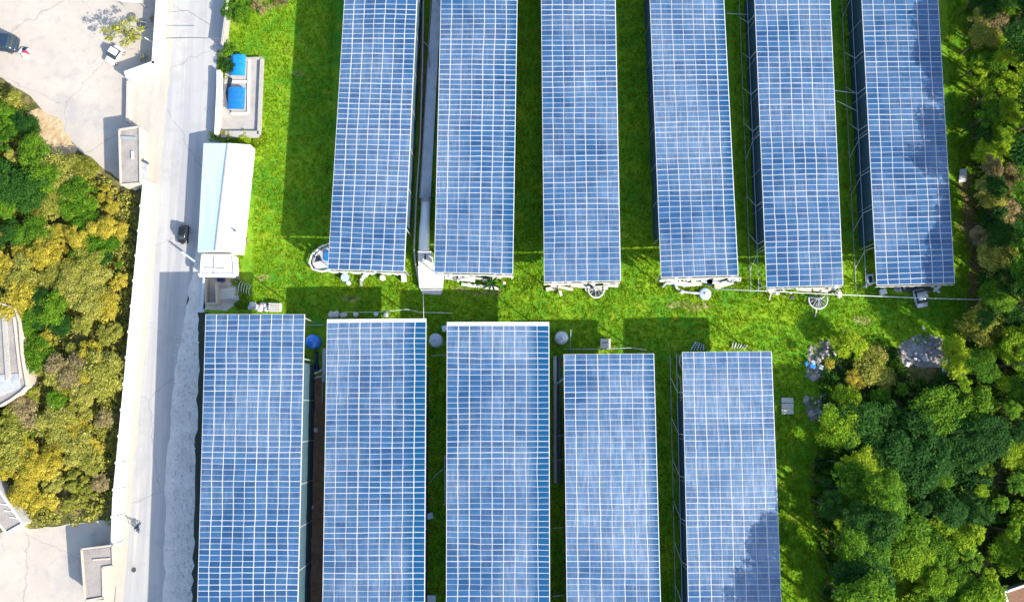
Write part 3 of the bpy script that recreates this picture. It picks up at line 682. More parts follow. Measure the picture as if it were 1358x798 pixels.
J = [((-.18,0,.92),.15), ((-.14,0,1.15),.15), ((-.08,0,1.38),.16), ((-.05,0,1.50),.07), ((-.02,0,1.60),.06),
     ((-.06,.2,1.40),.075), ((.14,.27,1.20),.05), ((.46,.30,1.07),.035), ((-.06,-.2,1.40),.075), ((.14,-.27,1.20),.05), ((.46,-.30,1.07),.035),
     ((-.14,.12,.90),.10), ((.24,.17,.86),.075), ((.28,.15,.46),.05), ((.40,.15,.40),.045), ((-.14,-.12,.90),.10), ((.24,-.17,.86),.075), ((.28,-.15,.46),.05), ((.40,-.15,.40),.045)]
E = [(0,1),(1,2),(2,3),(3,4),(2,5),(5,6),(6,7),(2,8),(8,9),(9,10),(0,11),(11,12),(12,13),(13,14),(0,15),(15,16),(16,17),(17,18)]
per = skin_person('person', 'person in dark jacket and helmet riding the blue scooter', J, E, M['jacket'], (p.x, p.y, 0), R(-96))
h = MB().lathe((0, 0, 1.58), [(.06,0),(.10,.04),(.115,.12),(.10,.2),(.05,.25),(.01,.26)], 14).build('head', M['skin'], None, True, Z0); h.parent = per
h = MB().lathe((-.02, 0, 1.66), [(.135,0),(.14,.07),(.11,.16),(.06,.2),(.01,.215)], 14).build('helmet', M['black'], None, True, Z0); h.parent = per
for s_ in (-1, 1):
    g = MB()
    for k in range(4): g.tube([(.45, s_ * (.26 + .03 * k), 1.06), (.53, s_ * (.27 + .03 * k), 1.07), (.55, s_ * (.27 + .03 * k), 1.02)], .014, 5)
    g.tube([(.46, s_ * .25, 1.05), (.52, s_ * .23, 1.01)], .016, 5)
    h = g.build('hand', M['skin'], None, True, Z0); h.parent = per
for (x, y) in ((177.5, 755),):
    p = W(x, y); t = thing('manhole_cover', (p.x, p.y, .016), 'round iron manhole cover in the lower road', 'manhole cover')
    MB().lathe((p.x, p.y, .016), [(.48,0),(.48,.02),(.46,.03)], 24).build('rim', M['concrete'], t); MB().lathe((p.x, p.y, .02), [(.38,0),(.38,.028)], 24).build('lid', M['darksteel'], t)
p = W(275, 146); o = MB().lathe((p.x, p.y, .013), [(.5,0),(.5,.012),(.42,.02)], 20, wob=.15, seed=2).build('road_patch', M['greycon']); tag(o, 'dark round drain patch in the shaded upper road', 'road patch')

# ---------------------------------------------------------------- yard clutter and shed-end clutter
def blob(c, r, sz=1, seed=0, n=10, flat=.7):
    rg = random.Random(seed); g = MB(); prof = [(.02, 0), (r * .8, .04), (r, r * flat * .5), (r * .75, r * flat), (.02, r * flat * 1.15)]
    return g.lathe(c, prof, n, wob=.18, seed=seed)
p = W(33, 70); t = thing('cloth_heap', (p.x, p.y, 0), 'heap of red, pink and white rags beside the slate blue car', 'heap')
for k, (dx, dy, m_) in enumerate(((-.6,.1,'white'),(.1,.35,'navy'),(.3,-.2,'red'),(-.1,-.1,'pink'),(.7,.25,'white'),(.2,-.5,'white'),(-.3,.5,'white'))):
    blob((p.x + dx, p.y + dy, 0), .38 + .1 * (k % 3), seed=k, flat=.9).build('rag', M[m_], t)
p = W(195, 38); t = thing('satellite_dish', (p.x, p.y, 0), 'dark round dish on a short pole beside the yard wall', 'satellite dish')
MB().tube([(p.x, p.y, 0), (p.x, p.y, 1.8)], .06, 8).build('pole', M['darksteel'], t)
MB().lathe((p.x, p.y, 1.8), [(.08,0),(.45,.08),(.85,.3),(.82,.32),(.42,.14),(.02,.08)], 20).build('dish', M['darksteel'], t)
MB().tube([(p.x + .8, p.y, 2.1), (p.x, p.y, 2.65)], .03, 6).build('arm', M['steel'], t)
t = tag(MB().tube([W(192,50,1.6), W(203,57,1.2), W(212,60,1.9)], .09, 8).build('white_pole', M['white']), 'leaning white pole between the yard tree and the thick wall', 'pole')
# round trough with silver sheet (curved tarp ring) at the first upper shed
p = W(424, 343); t = thing('curved_trough', (p.x, p.y, 0), 'curved silver trough with white rim at the corner of the first upper shed', 'trough')
arc = [W(438,322,.7), W(424,328,.7), W(413,338,.7), W(410,349,.7), W(415,357,.7), W(426,360,.7), W(438,358,.7)]
MB().tube(arc, .17, 8).build('rim', M['white'], t, True)
MB().tube([W(437,326,.75), W(427,331,.75), W(419,338,.75), W(416,347,.75)], .09, 8).build('inner_pipe', M['steel'], t, True)
MB().prism(px_poly([(436,326),(424,331),(415,341),(414,350),(420,356),(437,356)], .3), 0, .3).build('liner', M['silver'], t)
MB().prism(px_poly([(414,349),(425,346),(437,350),(437,357),(419,357)], .45), .3, .42).build('sheet', M['white'], t)
MB().prism(px_poly([(416,340),(424,338),(427,345),(416,347)], .4), .3, .36).build('water', M['glass'], t)
MB().prism(px_poly([(430,334),(435,333),(436,346),(430,345)], .6), .302, .55).build('blue_panel', M['bluemesh'], t)
def drum(x, y, r, h, label, m, name='drum', dome=.0, lidm=None, cat='drum', group=None):
    p = W(x, y); t = thing(name, (p.x, p.y, 0), label, cat, group)
    MB().lathe((p.x, p.y, 0), [(r * .92,0),(r,.05),(r,h * .33),(r * .97,h * .35),(r,h * .37),(r,h * .66),(r * .97,h * .68),(r,h * .7),(r,h)], 20).build('body', m, t, True)
    if dome: MB().lathe((p.x, p.y, h), [(r,0),(r * .93,dome * .4),(r * .7,dome * .75),(r * .35,dome * .95),(r * .18,dome),(r * .18,dome + .12),(.02,dome + .12)], 20).build('lid', lidm or m, t, True)
    else: MB().lathe((p.x, p.y, h), [(r * 1.04,0),(r * 1.04,.05),(r * .7,.07),(.02,.07)], 20).build('lid', lidm or m, t)
    return t
drum(459, 369, .65, .9, 'white and blue drum in the weeds by the first upper shed', M['bluemesh'], lidm=M['tank'])
drum(463, 376, .35, .5, 'white bucket beside the blue drum', M['white'], name='bucket', cat='bucket')
drum(508, 369, .45, .7, 'white bucket standing under the white apron of the first upper shed', M['white'], name='bucket', cat='bucket')
p = W(536, 369); o = MB().box((p.x, p.y, .4), (.8, 1.2, .8), R(5), taper=.94).build('plastered_block', M['whitepaint']); tag(o, 'white plastered block at the corner of the first upper shed', 'block')
# white duct and plinth between shed 1 and 2
p = W(563, 310); t = thing('concrete_duct', (p.x, p.y, 0), 'white round duct lying in the lane between two upper sheds', 'duct')
MB().tube([W(565,266,1.2), W(564,285,1.1), W(563,300,1.0), W(562,333,1.0)], [.82,.78,.85,.85], 16).build('pipe', M['brightwhite'], t, True)
MB().tube([W(565,264,1.2), W(565,268,1.2)], .92, 16).build('collar', M['greycon'], t)
MB().prism(px_poly([(554,333),(572,333),(574,352),(555,352)], 1.6), 0, 1.6).build('intake_box', M['whitepaint'], t)
q = W(564, 341, 1.6); MB().box((q.x, q.y, 1.61), (.3, .9, .06)).build('slot', M['darksteel'], t)
t = thing('loading_slab', W(570,368), 'white raised loading slab at the end of the lane between upper sheds', 'slab')
MB().prism(px_poly([(554,353),(577,353),(588,362),(587,381),(556,381)], 1.0), 0, 1.0).build('base', M['whitepaint'], t)
MB().prism(px_poly([(557,383),(587,383),(585,391),(560,389)], .3), 0, .25).build('step', M['greycon'], t)
t = thing('walkway', W(568,130), 'pale blue grey concrete walkway in the lane west of the second upper shed', 'walkway')
MB().prism(px_poly([(577,-60),(588,-60),(571,262),(556,262)], .6), 0, .55).build('deck', M['palecon'], t)
MB().beam(W(575,-60,.65), W(557,260,.65), .12, .25).build('kerb', M['concrete'], t)
pp = [W(x, y, z) for x, y, z in ((562,-60,2.2),(561,30,2.0),(560,90,1.8),(557,190,1.6),(552,260,1.5),(549,330,1.2),(551,350,.6),(557,382,.15))]
o = MB().tube(pp, .14, 8).build('water_pipe', M['steel'], None, True); tag(o, 'long thin grey pipe down the lane between the first two upper sheds', 'pipe')
o = MB().tube([W(548,-40,.3), W(546,100,.3), W(541,230,.3), W(536,330,.3)], .07, 6).build('water_pipe', M['steel'], None, True); tag(o, 'thin pipe close under the east edge of the first upper shed', 'pipe')
o = MB().tube([W(561,55,1.9), W(568,62,1.4), W(570,90,.7)], .09, 6).build('water_pipe', M['steel'], None, True); tag(o, 'bent branch pipe joining the grey pipe and the walkway', 'pipe')
# small shed-end items
def planks(name, label, pts, m, cat='plank'):
    c = W(*pts[0][:2]); t = thing(name, (c.x, c.y, 0), label, cat)
    for (x0, y0, x1, y1, w, z) in pts: MB().beam(W(x0, y0, z), W(x1, y1, z), w, .14).build('board', m, t)
    return t
planks('board_pile', 'scattered white boards at the end of the second upper shed', [(590,368,630,372,.5,.3),(600,364,640,370,.3,.6),(612,377,664,383,.5,.2),(640,372,668,366,.35,.5),(655,364,676,366,.5,.3)], M['white'], 'boards')
planks('board_pile', 'broken pink and white boards along the third upper shed end', [(724,384,740,381,.6,.3),(740,380,760,384,.5,.4),(757,378,776,380,.55,.5),(776,383,806,381,.7,.5),(800,378,820,379,.5,.4),(730,376,750,377,.4,.8)], M['beige'], 'boards')
planks('board_pile', 'white boards and sheets along the fourth upper shed end', [(884,374,912,377,.7,.5),(905,378,930,376,.6,.4),(930,372,955,375,.6,.6),(955,378,972,373,.9,.4)], M['white'], 'boards')
planks('board_pile', 'pale boards along the fifth upper shed end', [(1022,384,1042,386,.4,.3),(1056,383,1076,385,.5,.5),(1078,383,1098,386,.6,.4),(1098,384,1112,382,.5,.4)], M['beige'], 'boards')
planks('board_pile', 'two crossed pale boards beside the silver car', [(1236,379,1246,388,.4,.3),(1238,386,1247,379,.4,.5)], M['white'], 'boards')
t = thing('bench', W(1214,382), 'dark slatted bench behind the silver car', 'bench')
for k in range(3): MB().beam(W(1196,379 + 3 * k,.5), W(1234,380 + 3 * k,.5), .26, .06).build('slat', M['darksteel'], t)
for x in (1199, 1231):
    q = W(x, 382); MB().box((q.x, q.y, .24), (.12, .7, .46)).build('leg', M['darksteel'], t)
p = W(1171, 387); o = MB().prism(px_poly([(1167,384),(1175,382),(1177,389),(1168,392)], .6), .02, .6).build('crate', M['white']); tag(o, 'white crate in the grass beside the post of the last upper shed', 'crate')
p = W(1152,374); t = thing('water_trough', (p.x,p.y,0), 'pale blue trough below the western edge of the last upper shed', 'trough')
MB().prism(px_poly([(1150,364),(1158,363),(1159,376),(1151,377)], .5), 0, .45).build('basin', M['tank'], t); MB().prism(px_poly([(1151.5,366),(1157,365.5),(1157.5,374.5),(1152.5,375)], .5), .452, .47).build('water', M['glass'], t)
# wheel frame
def ring_frame(x, y, r, label, name, z, bars, m):
    p = W(x, y); t = thing(name, (p.x, p.y, 0), label, 'frame')
    MB().tube([(p.x + r * math.cos(a), p.y + r * math.sin(a), z + .15) for a in [math.pi * .92 + 1.2 * math.pi * k / 22 for k in range(23)]], .11, 8).build('rim', m, t, True)
    for k in range(bars):
        a = math.pi * .95 + 1.12 * math.pi * k / bars + .25 * math.sin(k * 7); MB().tube([(p.x + .2 * math.sin(k * 5), p.y + .25, z + .12 + .15 * math.cos(k * 3)), (p.x + r * math.cos(a), p.y + r * math.sin(a), z + .15)], .06, 6).build('spoke', M['steel'], t)
    MB().lathe((p.x, p.y, 0), [(r * .8,0),(r * .75,.05),(.3,.08),(.2,z * .6),(.02,z * .7)], 20).build('hub', M['darksteel'], t)
    return t
ring_frame(790, 385, 1.25, 'white rimmed metal wheel frame leaning by the third upper shed', 'wheel_frame', .5, 5, M['white'])
ring_frame(1082, 398, 1.5, 'round wire cage with white hoop at the fifth upper shed', 'wire_cage', .8, 9, M['white'])
o = MB().tube([W(1073,392,1.0), W(1082,396,1.15), W(1091,395,1.1), W(1097,388,1.0)], .07, 6).build('hoop', M['steel'], None, True); tag(o, 'grey wire hoop over the round wire cage', 'hoop')
o = MB().tube([W(878,381,.4), W(884,374,.6), W(893,376,.5), W(899,383,.4), W(908,387,.35), W(918,388,.35), W(928,389,.4)], .2, 8).build('curved_pipe', M['silver'], None, True); tag(o, 'thick curved silver pipe running to the round drum', 'pipe')
drum(934, 390, 1.0, .5, 'round grey lidded drum at the end of the curved pipe', M['silver'], lidm=M['tank'], dome=.2)
drum(940, 374, .7, .6, 'round silver basin leaning under the fourth upper shed', M['silver'], name='basin', cat='basin', lidm=M['glass'])
drum(951, 380, .55, .5, 'pale stone round pot beside the silver basin', M['beige'], name='pot', cat='pot', lidm=M['sand'])
p = W(1020, 387); t = thing('satellite_dish', (p.x, p.y, 0), 'white round dish on a leaning leg at the fifth upper shed', 'satellite dish')
MB().tube([W(1020,398,0), (p.x, p.y, 1.3)], .09, 8).build('pole', M['pink'], t)
MB().lathe((p.x, p.y, 1.3), [(.1,0),(.45,.1),(.62,.3),(.6,.32),(.35,.16),(.02,.12)], 18).build('dish', M['white'], t)
o = MB().tube([W(1083,408,.2), W(1081,420,.15)], .1, 6).build('stake', M['white']); tag(o, 'short white stake in the grass below the wire cage', 'stake')
# lower sheds' north ends
p = W(347, 408); t = thing('sack_pile', (p.x, p.y, 0), 'pile of white sacks at the north end of the roadside solar shed', 'sacks')
for k, (x, y, m_) in enumerate(((336,404,'sack'),(341,407,'sack'),(346,410,'sack'),(351,405,'steel'),(354,410,'sack'),(333,408,'steel'),(348,406,'pink'))):
    q = W(x, y); blob((q.x, q.y, 0), .55, seed=40 + k, flat=1.1).build('sack', M[m_], t, True)
t = thing('wire_crate', W(366,408), 'white lattice crate beside the pile of sacks', 'crate'); p = W(366, 408)
MB().box((p.x, p.y, .45), (1.9, 1.35, .85), R(-3)).build('body', M['beige'], t)
for k in range(5): MB().box((p.x - .8 + .4 * k, p.y, .91), (.07, 1.4, .06), R(-3)).build('bar', M['white'], t)
for k in range(4): MB().box((p.x, p.y - .55 + .37 * k, .975), (1.95, .07, .06), R(-3)).build('bar', M['white'], t)
p = W(449, 420); t = thing('stone_heap', (p.x, p.y, 0), 'row of cream stones north of the second lower shed', 'stones')
for k, (x, y, r) in enumerate(((440,417,.55),(446,417,.6),(455,418,.5),(458,417,.4))):
    q = W(x, y); blob((q.x, q.y, 0), r, seed=60 + k, flat=.8).build('stone', M['beige'], t)
for k, (x, y, lab) in enumerate(((472,417,'white folded bag on the grass north of the second lower shed'), (499,417,'small white pail lying between the bag and the grey lump'), (512,417,'grey lump with boards at the north edge of the second lower shed'))):
    q = W(x, y); o = blob((q.x, q.y, 0), .45 - .05 * (k == 1), seed=70 + k).build(('bag', 'pail', 'lump')[k], (M['white'], M['bluewhite'], M['steel'])[k], None, True); tag(o, lab, ('bag', 'pail', 'lump')[k])
def water_tank(x, y, r, h, label, m): return drum(x, y, r, h, label, m, name='water_tank', dome=.55, cat='water tank', group='round water tanks')
water_tank(418, 454, 1.15, 1.8, 'glossy bright blue round water tank between two lower sheds', M['bluetank'])
water_tank(579, 452, 1.1, 1.6, 'grey blue round water tank west of the white edged lower shed', M['tank'])
water_tank(744, 449, 1.1, 1.6, 'pale round water tank with spout east of the white edged lower shed', M['silver'])
p = W(743, 441); 
t = thing('pipe_frame', W(420,470), 'pale blue pipe frame south of the bright blue tank', 'pipe')
MB().tube([W(430,462,.8), W(430,480,.8), W(429,506,.8)], .3, 8).build('main_pipe', M['tank'], t, True)
MB().tube([W(420,466,.5), W(419,480,.4), W(422,492,.4)], .32, 8).build('dark_pipe', M['navy'], t, True)
MB().tube([W(404,500,.5), W(415,496,.5), W(428,490,.6)], .16, 8).build('white_pipe', M['white'], t, True)
MB().tube([W(412,503,.4), W(420,500,.4), W(430,498,.5)], .12, 8).build('white_pipe', M['white'], t, True)
MB().beam(W(406,431,.3), W(429,431,.3), .12).build('rail', M['steel'], t)
for (x0, y0, x1, y1, lab) in ((428,505,427,534,'upright grey pipe section along the dirt path, nearer the blue tank'),(411,528,412,560,'thin grey rail along the shed edge of the dirt path')):
    o = MB().tube([W(x0,y0,.7), W(x1,y1,.7)], .09, 6).build('rail_pipe', M['steel']); tag(o, lab, 'pipe')
o = MB().tube([W(406,600,.9), W(405,615,1.0), W(401,634,1.0), W(400,640,.9)], [.35,.5,.5,.3], 10).build('plastic_tunnel', M['bluewhite'], None, True); tag(o, 'pale plastic tunnel bag lying along the dirt path', 'plastic bag')
p = W(406, 684); o = MB().box((p.x, p.y, .4), (1.4, .9, .8), R(-8), taper=.9).build('feed_box', M['bluewhite']); tag(o, 'pale blue box on the dirt path edge', 'box')
for k, (x, y) in enumerate(((412,640),(411,715),(419,570),(413,672))):
    q = W(x, y); o = blob((q.x, q.y, 0), .28 + .05 * k, seed=80 + k).build('stone', M['beige']); tag(o, ('pale stone next to the plastic tunnel bag', 'lone stone low on the dirt path', 'largest stone midway along the dirt path', 'stone above the pale blue box')[k], 'stone')
p = W(590, 436); o = MB().box((p.x, p.y, .5), (.9, 1.0, 1.0), R(10), taper=.85).build('white_bin', M['bluewhite']); tag(o, 'white bin at the corner of the white edged lower shed', 'bin')
o = MB().tube([W(572,472,1.2), W(592,470,1.2)], .06, 6).build('cross_rail', M['steel']); tag(o, 'thin rail crossing the lane below the grey blue tank', 'rail')
o = MB().tube([W(570,640,.4), W(577,630,.5), W(590,620,1.0), W(592,600,1.2)], .07, 6).build('hose', M['steel'], None, True); tag(o, 'looped grey hose hanging in the dark lane', 'hose')
o = MB().tube([W(590,603,1.3), W(590.5,668,1.3), W(587,669,1.3)], .09, 6).build('white_conduit', M['white'], None, True); tag(o, 'white conduit along the west edge of the white edged lower shed', 'conduit')
p = W(571, 683); o = MB().box((p.x, p.y, .4), (.9, .9, .8), R(15)).build('blue_crate', M['tank']); tag(o, 'blue grey crate in the dark lane', 'crate')
p = W(573, 793); o = MB().box((p.x, p.y, .4), (1.3, 1.2, .8), R(0)).build('blue_crate', M['bluewhite']); tag(o, 'pale blue crate at the bottom of the dark lane', 'crate')
p = W(802, 456); t = thing('control_box', (p.x, p.y, 0), 'white control box at the north edge of the fourth lower shed', 'box')
MB().box((p.x, p.y, .55), (1.45, 1.3, 1.1), R(-2)).build('body', M['white'], t); MB().box((p.x, p.y - .02, 1.14), (1.6, 1.5, .1), R(-2)).build('lid', M['beige'], t); MB().box((p.x - .1, p.y + .15, 1.2), (.9, .12, .06)).build('handle', M['darksteel'], t)
o = MB().tube([W(749,463,.9), W(790,463,.9), W(835,461,.8), W(858,464,.8)], .08, 6).build('hand_rail', M['steel'], None, True); tag(o, 'grey rail along the north edge of the fourth lower shed', 'rail')
o = MB().tube([W(756.5,466,.2), W(757,437,4.2)], .07, 6).build('leaning_pole', M['steel']); tag(o, 'tall thin grey pole beside the pale tank with spout', 'pole')
t = thing('duct_pair', W(738,520), 'pair of dark ducts in the lane beside the fourth lower shed', 'duct')
for x in (736, 742): MB().tube([W(x,472,.5), W(x,520,.5), W(x + .5,640,.5)], .28, 10).build('pipe', M['greycon'] if x == 736 else M['darksteel'], t, True)
MB().tube([W(735,511,.9), W(741,507,1.2), W(748,502,2.2)], .14, 8).build('branch_pipe', M['tank'], t, True)
for y in (578, 610, 700, 790): o = MB().beam(W(733,y,.9), W(748,y - 1,.9), .1).build('cross_bar', M['steel'], t)
for (pts, lab, r) in (([(899,497),(902,503),(903,512),(903,530),(904,560)], 'bent grey pipe along the western edge of the last lower shed', .08), ([(902,470),(901,482),(905,490)], 'short white hose at the corner of the last lower shed', .12)):
    o = MB().tube([W(x, y, .8) for x, y in pts], r, 6).build('bent_pipe', M['steel'], None, True); tag(o, lab, 'pipe')
p = W(924, 459); t = thing('scrap_heap', (p.x, p.y, 0), 'blue and grey scrap heap at the north edge of the last lower shed', 'scrap')
for k in range(5): MB().beam((p.x - 1 + .5 * k, p.y - .6, .2), (p.x - .2 + .3 * k, p.y + .7 - .1 * k, .5), .14).build('bar', M['steel' if k % 2 else 'tank'], t)
p = W(980, 458); t = thing('scrap_heap', (p.x, p.y, 0), 'pale wire scrap heap at the north edge of the last lower shed', 'scrap')
for k in range(6): MB().beam((p.x - 1.2 + .4 * k, p.y - .5, .2), (p.x - 1.0 + .45 * k, p.y + .5 - .1 * k, .4), .12).build('bar', M['white' if k % 2 else 'steel'], t)
# stacked slabs on the grass
p = W(1043, 538); t = thing('slab_stack', (p.x, p.y, 0), 'three beige slabs laid side by side on the grass', 'slabs')
for k in range(3): MB().box((p.x, p.y + .88 - .88 * k, .32 - .05 * k), (1.85, .80, .55), R(-1 + k)).build('slab', M['beige'], t)
# white panel and litter along the forest edge
t = thing('notice_board', W(1274,234), 'blank white board leaning at the forest edge', 'board'); p = W(1274, 234)
g = MB(); g.add([(p.x-.5,p.y-1.1,.2),(p.x+.55,p.y-1.0,.5),(p.x+.5,p.y+1.0,1.1),(p.x-.5,p.y+.95,.9)] + [(p.x-.5,p.y-1.1,.12),(p.x+.55,p.y-1.0,.42),(p.x+.5,p.y+1.0,1.02),(p.x-.5,p.y+.95,.82)], [(0,1,2,3),(7,6,5,4),(0,4,5,1),(1,5,6,2),(2,6,7,3),(3,7,4,0)]); g.build('board', M['white'], t)
MB().beam((p.x, p.y + .8, 0), (p.x, p.y + .8, .9), .1).build('prop', M['wood'], t)
def litter(x, y, label, cols, n, spread, seed, name='litter_heap'):
    rg = random.Random(seed); c = W(x, y); t = thing(name, (c.x, c.y, 0), label, 'litter')
    for k in range(n):
        q = c + Vector((rg.gauss(0, spread), rg.gauss(0, spread), 0)); s_ = rg.uniform(.3, .75)
        g = MB(); h = rg.uniform(.5, 1.2)
        g.box((q.x, q.y, h), (s_, s_ * rg.uniform(.5, 1.3), .1), rg.uniform(0, 3), taper=rg.uniform(.6, .95)); g.beam((q.x, q.y, 0), (q.x, q.y, h - .06), .08)
        g.build('scrap', M[rg.choice(cols)], t)
litter(1258, 494, 'blue and white plastic scraps on the dark ground of the right wood', ['bluewhite','bluetank','tank','white'], 14, 1.0, 1)
litter(1097, 543, 'grey and white rubbish at the grassy edge of the right wood', ['white','steel','silver','sack'], 10, 1.1, 2)
litter(1076, 490, 'scattered blue scraps on the stony ground beside the lawn', ['bluetank','tank','steel'], 6, .8, 3)
litter(1095, 470, 'pale flat stones and boards on the stony ground beside the lawn', ['sack','steel','silver'], 7, .9, 4)
litter(1214, 468, 'white scraps on the grey stony clearing', ['white','sack','steel'], 8, 1.6, 5)
for k, (x, y, lab) in enumerate(((482,366,'white rags and boards under the apron between the blue drum and a white bucket'), (610,369,'white and grey jumble at the end of the shed with the palm plant'), (668,367,'small grey jumble beside the palm plant'), (745,380,'pinkish jumble of rubbish at the west corner of the wheel frame shed'), (778,379,'grey and white jumble behind the wheel frame'),
        (905,375,'jumble of boards beside the curved silver pipe'), (968,371,'bright jumble by the silver basin'), (1040,386,'jumble of boxes between the white round dish and the wire cage'), (1106,384,'jumble of pale boxes east of the wire cage'), (1188,384,'grey jumble beside the dark slatted bench'))):
    litter(x, y, lab, (['white','sack','steel'], ['white','beige','steel'], ['steel','beige'], ['pink','beige','sack','darksteel'], ['steel','white','darksteel'], ['white','beige'], ['white','silver'], ['beige','sack','darksteel'], ['beige','sack'], ['steel','darksteel'])[k], 9, .75, 200 + k)
# wire hoops south-east of annex
t = thing('wire_hoops', W(326,380), 'pale wire hoops standing on the grass beside the white annex', 'hoops')
for k in range(5):
    q = W(319 + 3.4 * k, 380 + 1.2 * k); MB().tube([(q.x + .55 * math.cos(a) * .3, q.y + .85 * math.cos(a), .02 + .8 * math.sin(a)) for a in [math.pi * i / 10 for i in range(11)]], .045, 6).build('hoop', M['white'], t, True)
# cables
def cable(pts, r, label, name='power_cable', m='cable'):
    o = MB().tube([W(x, y, z) for x, y, z in pts], r, 6).build(name, M[m], None, True); return tag(o, label, 'cable')
cable([(944,383,2.4),(1020,386,2.2),(1100,390,2.2),(1220,395,2.3),(1290,397,2.5),(1360,398,2.8),(1440,399,3.0)], .07, 'long pale cable crossing the lawn to the forest')
cable([(455,414,1.2),(500,414,1.0),(540,410,1.3),(556,414,1.2),(600,415,1.4)], .05, 'thin pale cable along the north edge of the second lower shed')
cable([(561,385,1.3),(562,424,4.5)], .04, 'short thin wire down to the second lower shed roof')
cable([(215,51,4.5),(250,50,4.2),(291,51,4.5)], .06, 'dark cable hanging straight across the upper road', m='darksteel')
cable([(219,17,5),(248,14,4.6),(280,34,5)], .035, 'thin dark wire bent above the upper road', m='darksteel')
cable([(1106,120,3.5),(1136,124,2.8)], .05, 'upper thin wire tied between the fifth and last upper sheds')
cable([(1110,134,3.5),(1138,148,2.8)], .05, 'lower thin wire tied between the fifth and last upper sheds')
cable([(960,18,3.0),(999,20,3.0)], .04, 'thin wire tied between the fourth and fifth upper sheds')

# ---------------------------------------------------------------- trees
rng = random.Random(11)
def crown_mesh(kind_seed, n_lobes, leaves, leaf, flat=.8, loose=.5):
    """unit crown (radius 1): uneven lobes, each a shell of many leaf faces"""
    nr = np.random.RandomState(kind_seed)
    lobes = []
    for i in range(n_lobes):
        a = nr.uniform(0, 2 * math.pi); r = nr.uniform(0, 1) ** .6 * .9; z = nr.uniform(-.4, .55) * (1 - r * .6)
        lobes.append((r * math.cos(a), r * math.sin(a), z, nr.uniform(.14, .40)))
    lob = np.array(lobes); w = lob[:, 3] ** 2; w /= w.sum(); idx = nr.choice(len(lob), leaves, p=w)
    d = nr.normal(0, 1, (leaves, 3)); d /= np.linalg.norm(d, axis=1)[:, None]; d[:, 2] = np.where(d[:, 2] < -.2, -d[:, 2], d[:, 2])
    rad = lob[idx, 3] * (1 - loose * nr.uniform(0, 1, leaves) ** 2 + .12 * nr.normal(0, 1, leaves))
    c = lob[idx, :3] + d * rad[:, None] * np.array([1, 1, .85]); c[:, 2] *= flat
    nrm = d * .6 + nr.normal(0, .5, (leaves, 3)); nrm[:, 2] += .75; nrm /= np.linalg.norm(nrm, axis=1)[:, None]
    t = np.cross(nrm, nr.normal(0, 1, (leaves, 3))); t /= np.linalg.norm(t, axis=1)[:, None]; b = np.cross(nrm, t)
    s = leaf * (nr.uniform(.35, 1.0, leaves) + (nr.uniform(0, 1, leaves) < .15) * nr.uniform(.3, 1.1, leaves))[:, None]
    v = np.stack([c - t * s, c - b * s * .45 , c + t * s, c + b * s * .45], 1).reshape(-1, 3)
    me = bpy.data.meshes.new('crown'); me.vertices.add(len(v)); me.vertices.foreach_set('co', v.ravel())
    me.loops.add(leaves * 4); me.loops.foreach_set('vertex_index', np.arange(leaves * 4)); me.polygons.add(leaves)
    me.polygons.foreach_set('loop_start', np.arange(leaves) * 4); me.polygons.foreach_set('loop_total', np.full(leaves, 4)); me.update(); me.validate()
    me.materials.append(LEAF['green']); return me, lobes
def trunk_mesh(lobes, seed, zc=1.6):
    g = MB(); rg = random.Random(seed)
    top = (rg.uniform(-.08, .08), rg.uniform(-.08, .08), zc * .72)
    g.tube([(0, 0, 0), (top[0] * .5, top[1] * .5, zc * .36), top, (top[0] * .5, top[1] * .5, zc + .1)], [.085, .062, .05, .02], 8)
    for l in lobes[:7]:
        g.tube([Vector(top) * rg.uniform(.6, 1), (l[0] * .5, l[1] * .5, zc + l[2] * .4 - .12), (l[0] * .95, l[1] * .95, zc + l[2] * .8)], [.032, .022, .008], 5)
    me = bpy.data.meshes.new('trunk'); me.from_pydata(g.v, [], g.f); me.update(); me.materials.append(BARK); return me
PROTO = []
for i in range(7):
    cm, lb = crown_mesh(100 + i, rng.randint(22, 40), 3600, .09, flat=rng.uniform(.7, 1.0)); PROTO.append((cm, trunk_mesh(lb, i)))
BIG = []
for i in range(6):
    cm, lb = crown_mesh(200 + i, rng.randint(34, 56), 8500, .058, flat=rng.uniform(.7, .95)); BIG.append((cm, trunk_mesh(lb, 60 + i)))
SPARSE = []
for i in range(2):
    cm, lb = crown_mesh(300 + i, 16, 800, .085, flat=.8, loose=.8); SPARSE.append((cm, trunk_mesh(lb, 30 + i)))
ADJ = {'golden':'golden yellow', 'olive':'olive', 'brown':'brown leaved', 'green':'mid green', 'dark':'dark green', 'lime':'bright lime green', 'grey':'grey'}
CATN = {'golden':'golden_tree', 'olive':'olive_tree', 'brown':'brown_tree', 'green':'leafy_tree', 'dark':'dark_tree', 'lime':'lime_tree', 'grey':'bare_tree'}
TREES = []
def tree(px, py, rad, height, kind, wood, protos=None):
    """px, py: where the crown shows; rad: crown radius in metres; height of its top"""
    pr = rng.choice(protos or (BIG if rad > 1.75 else PROTO)); zc = height - rad * .45
    p = W(px, py, zc)
    t = bpy.data.objects.new('tree', None); COL.objects.link(t); t.location = (p.x, p.y, 0); t.rotation_euler = (0, 0, rng.uniform(0, 6.28)); t.empty_display_size = .4
    cr = bpy.data.objects.new('crown', pr[0]); COL.objects.link(cr); cr.parent = t; cr.location = (0, 0, zc)
    s = rad; cr.scale = (s * rng.uniform(.8, 1.3), s * rng.uniform(.8, 1.3), s * rng.uniform(.7, 1.0))
    cr.material_slots[0].link = 'OBJECT'; cr.material_slots[0].material = LEAF[kind]
    tk = bpy.data.objects.new('trunk', pr[1]); COL.objects.link(tk); tk.parent = t; tk.scale = (rad, rad, zc / 1.6)
    TREES.append([t, kind, wood, p.x, p.y, rad, height]); return t

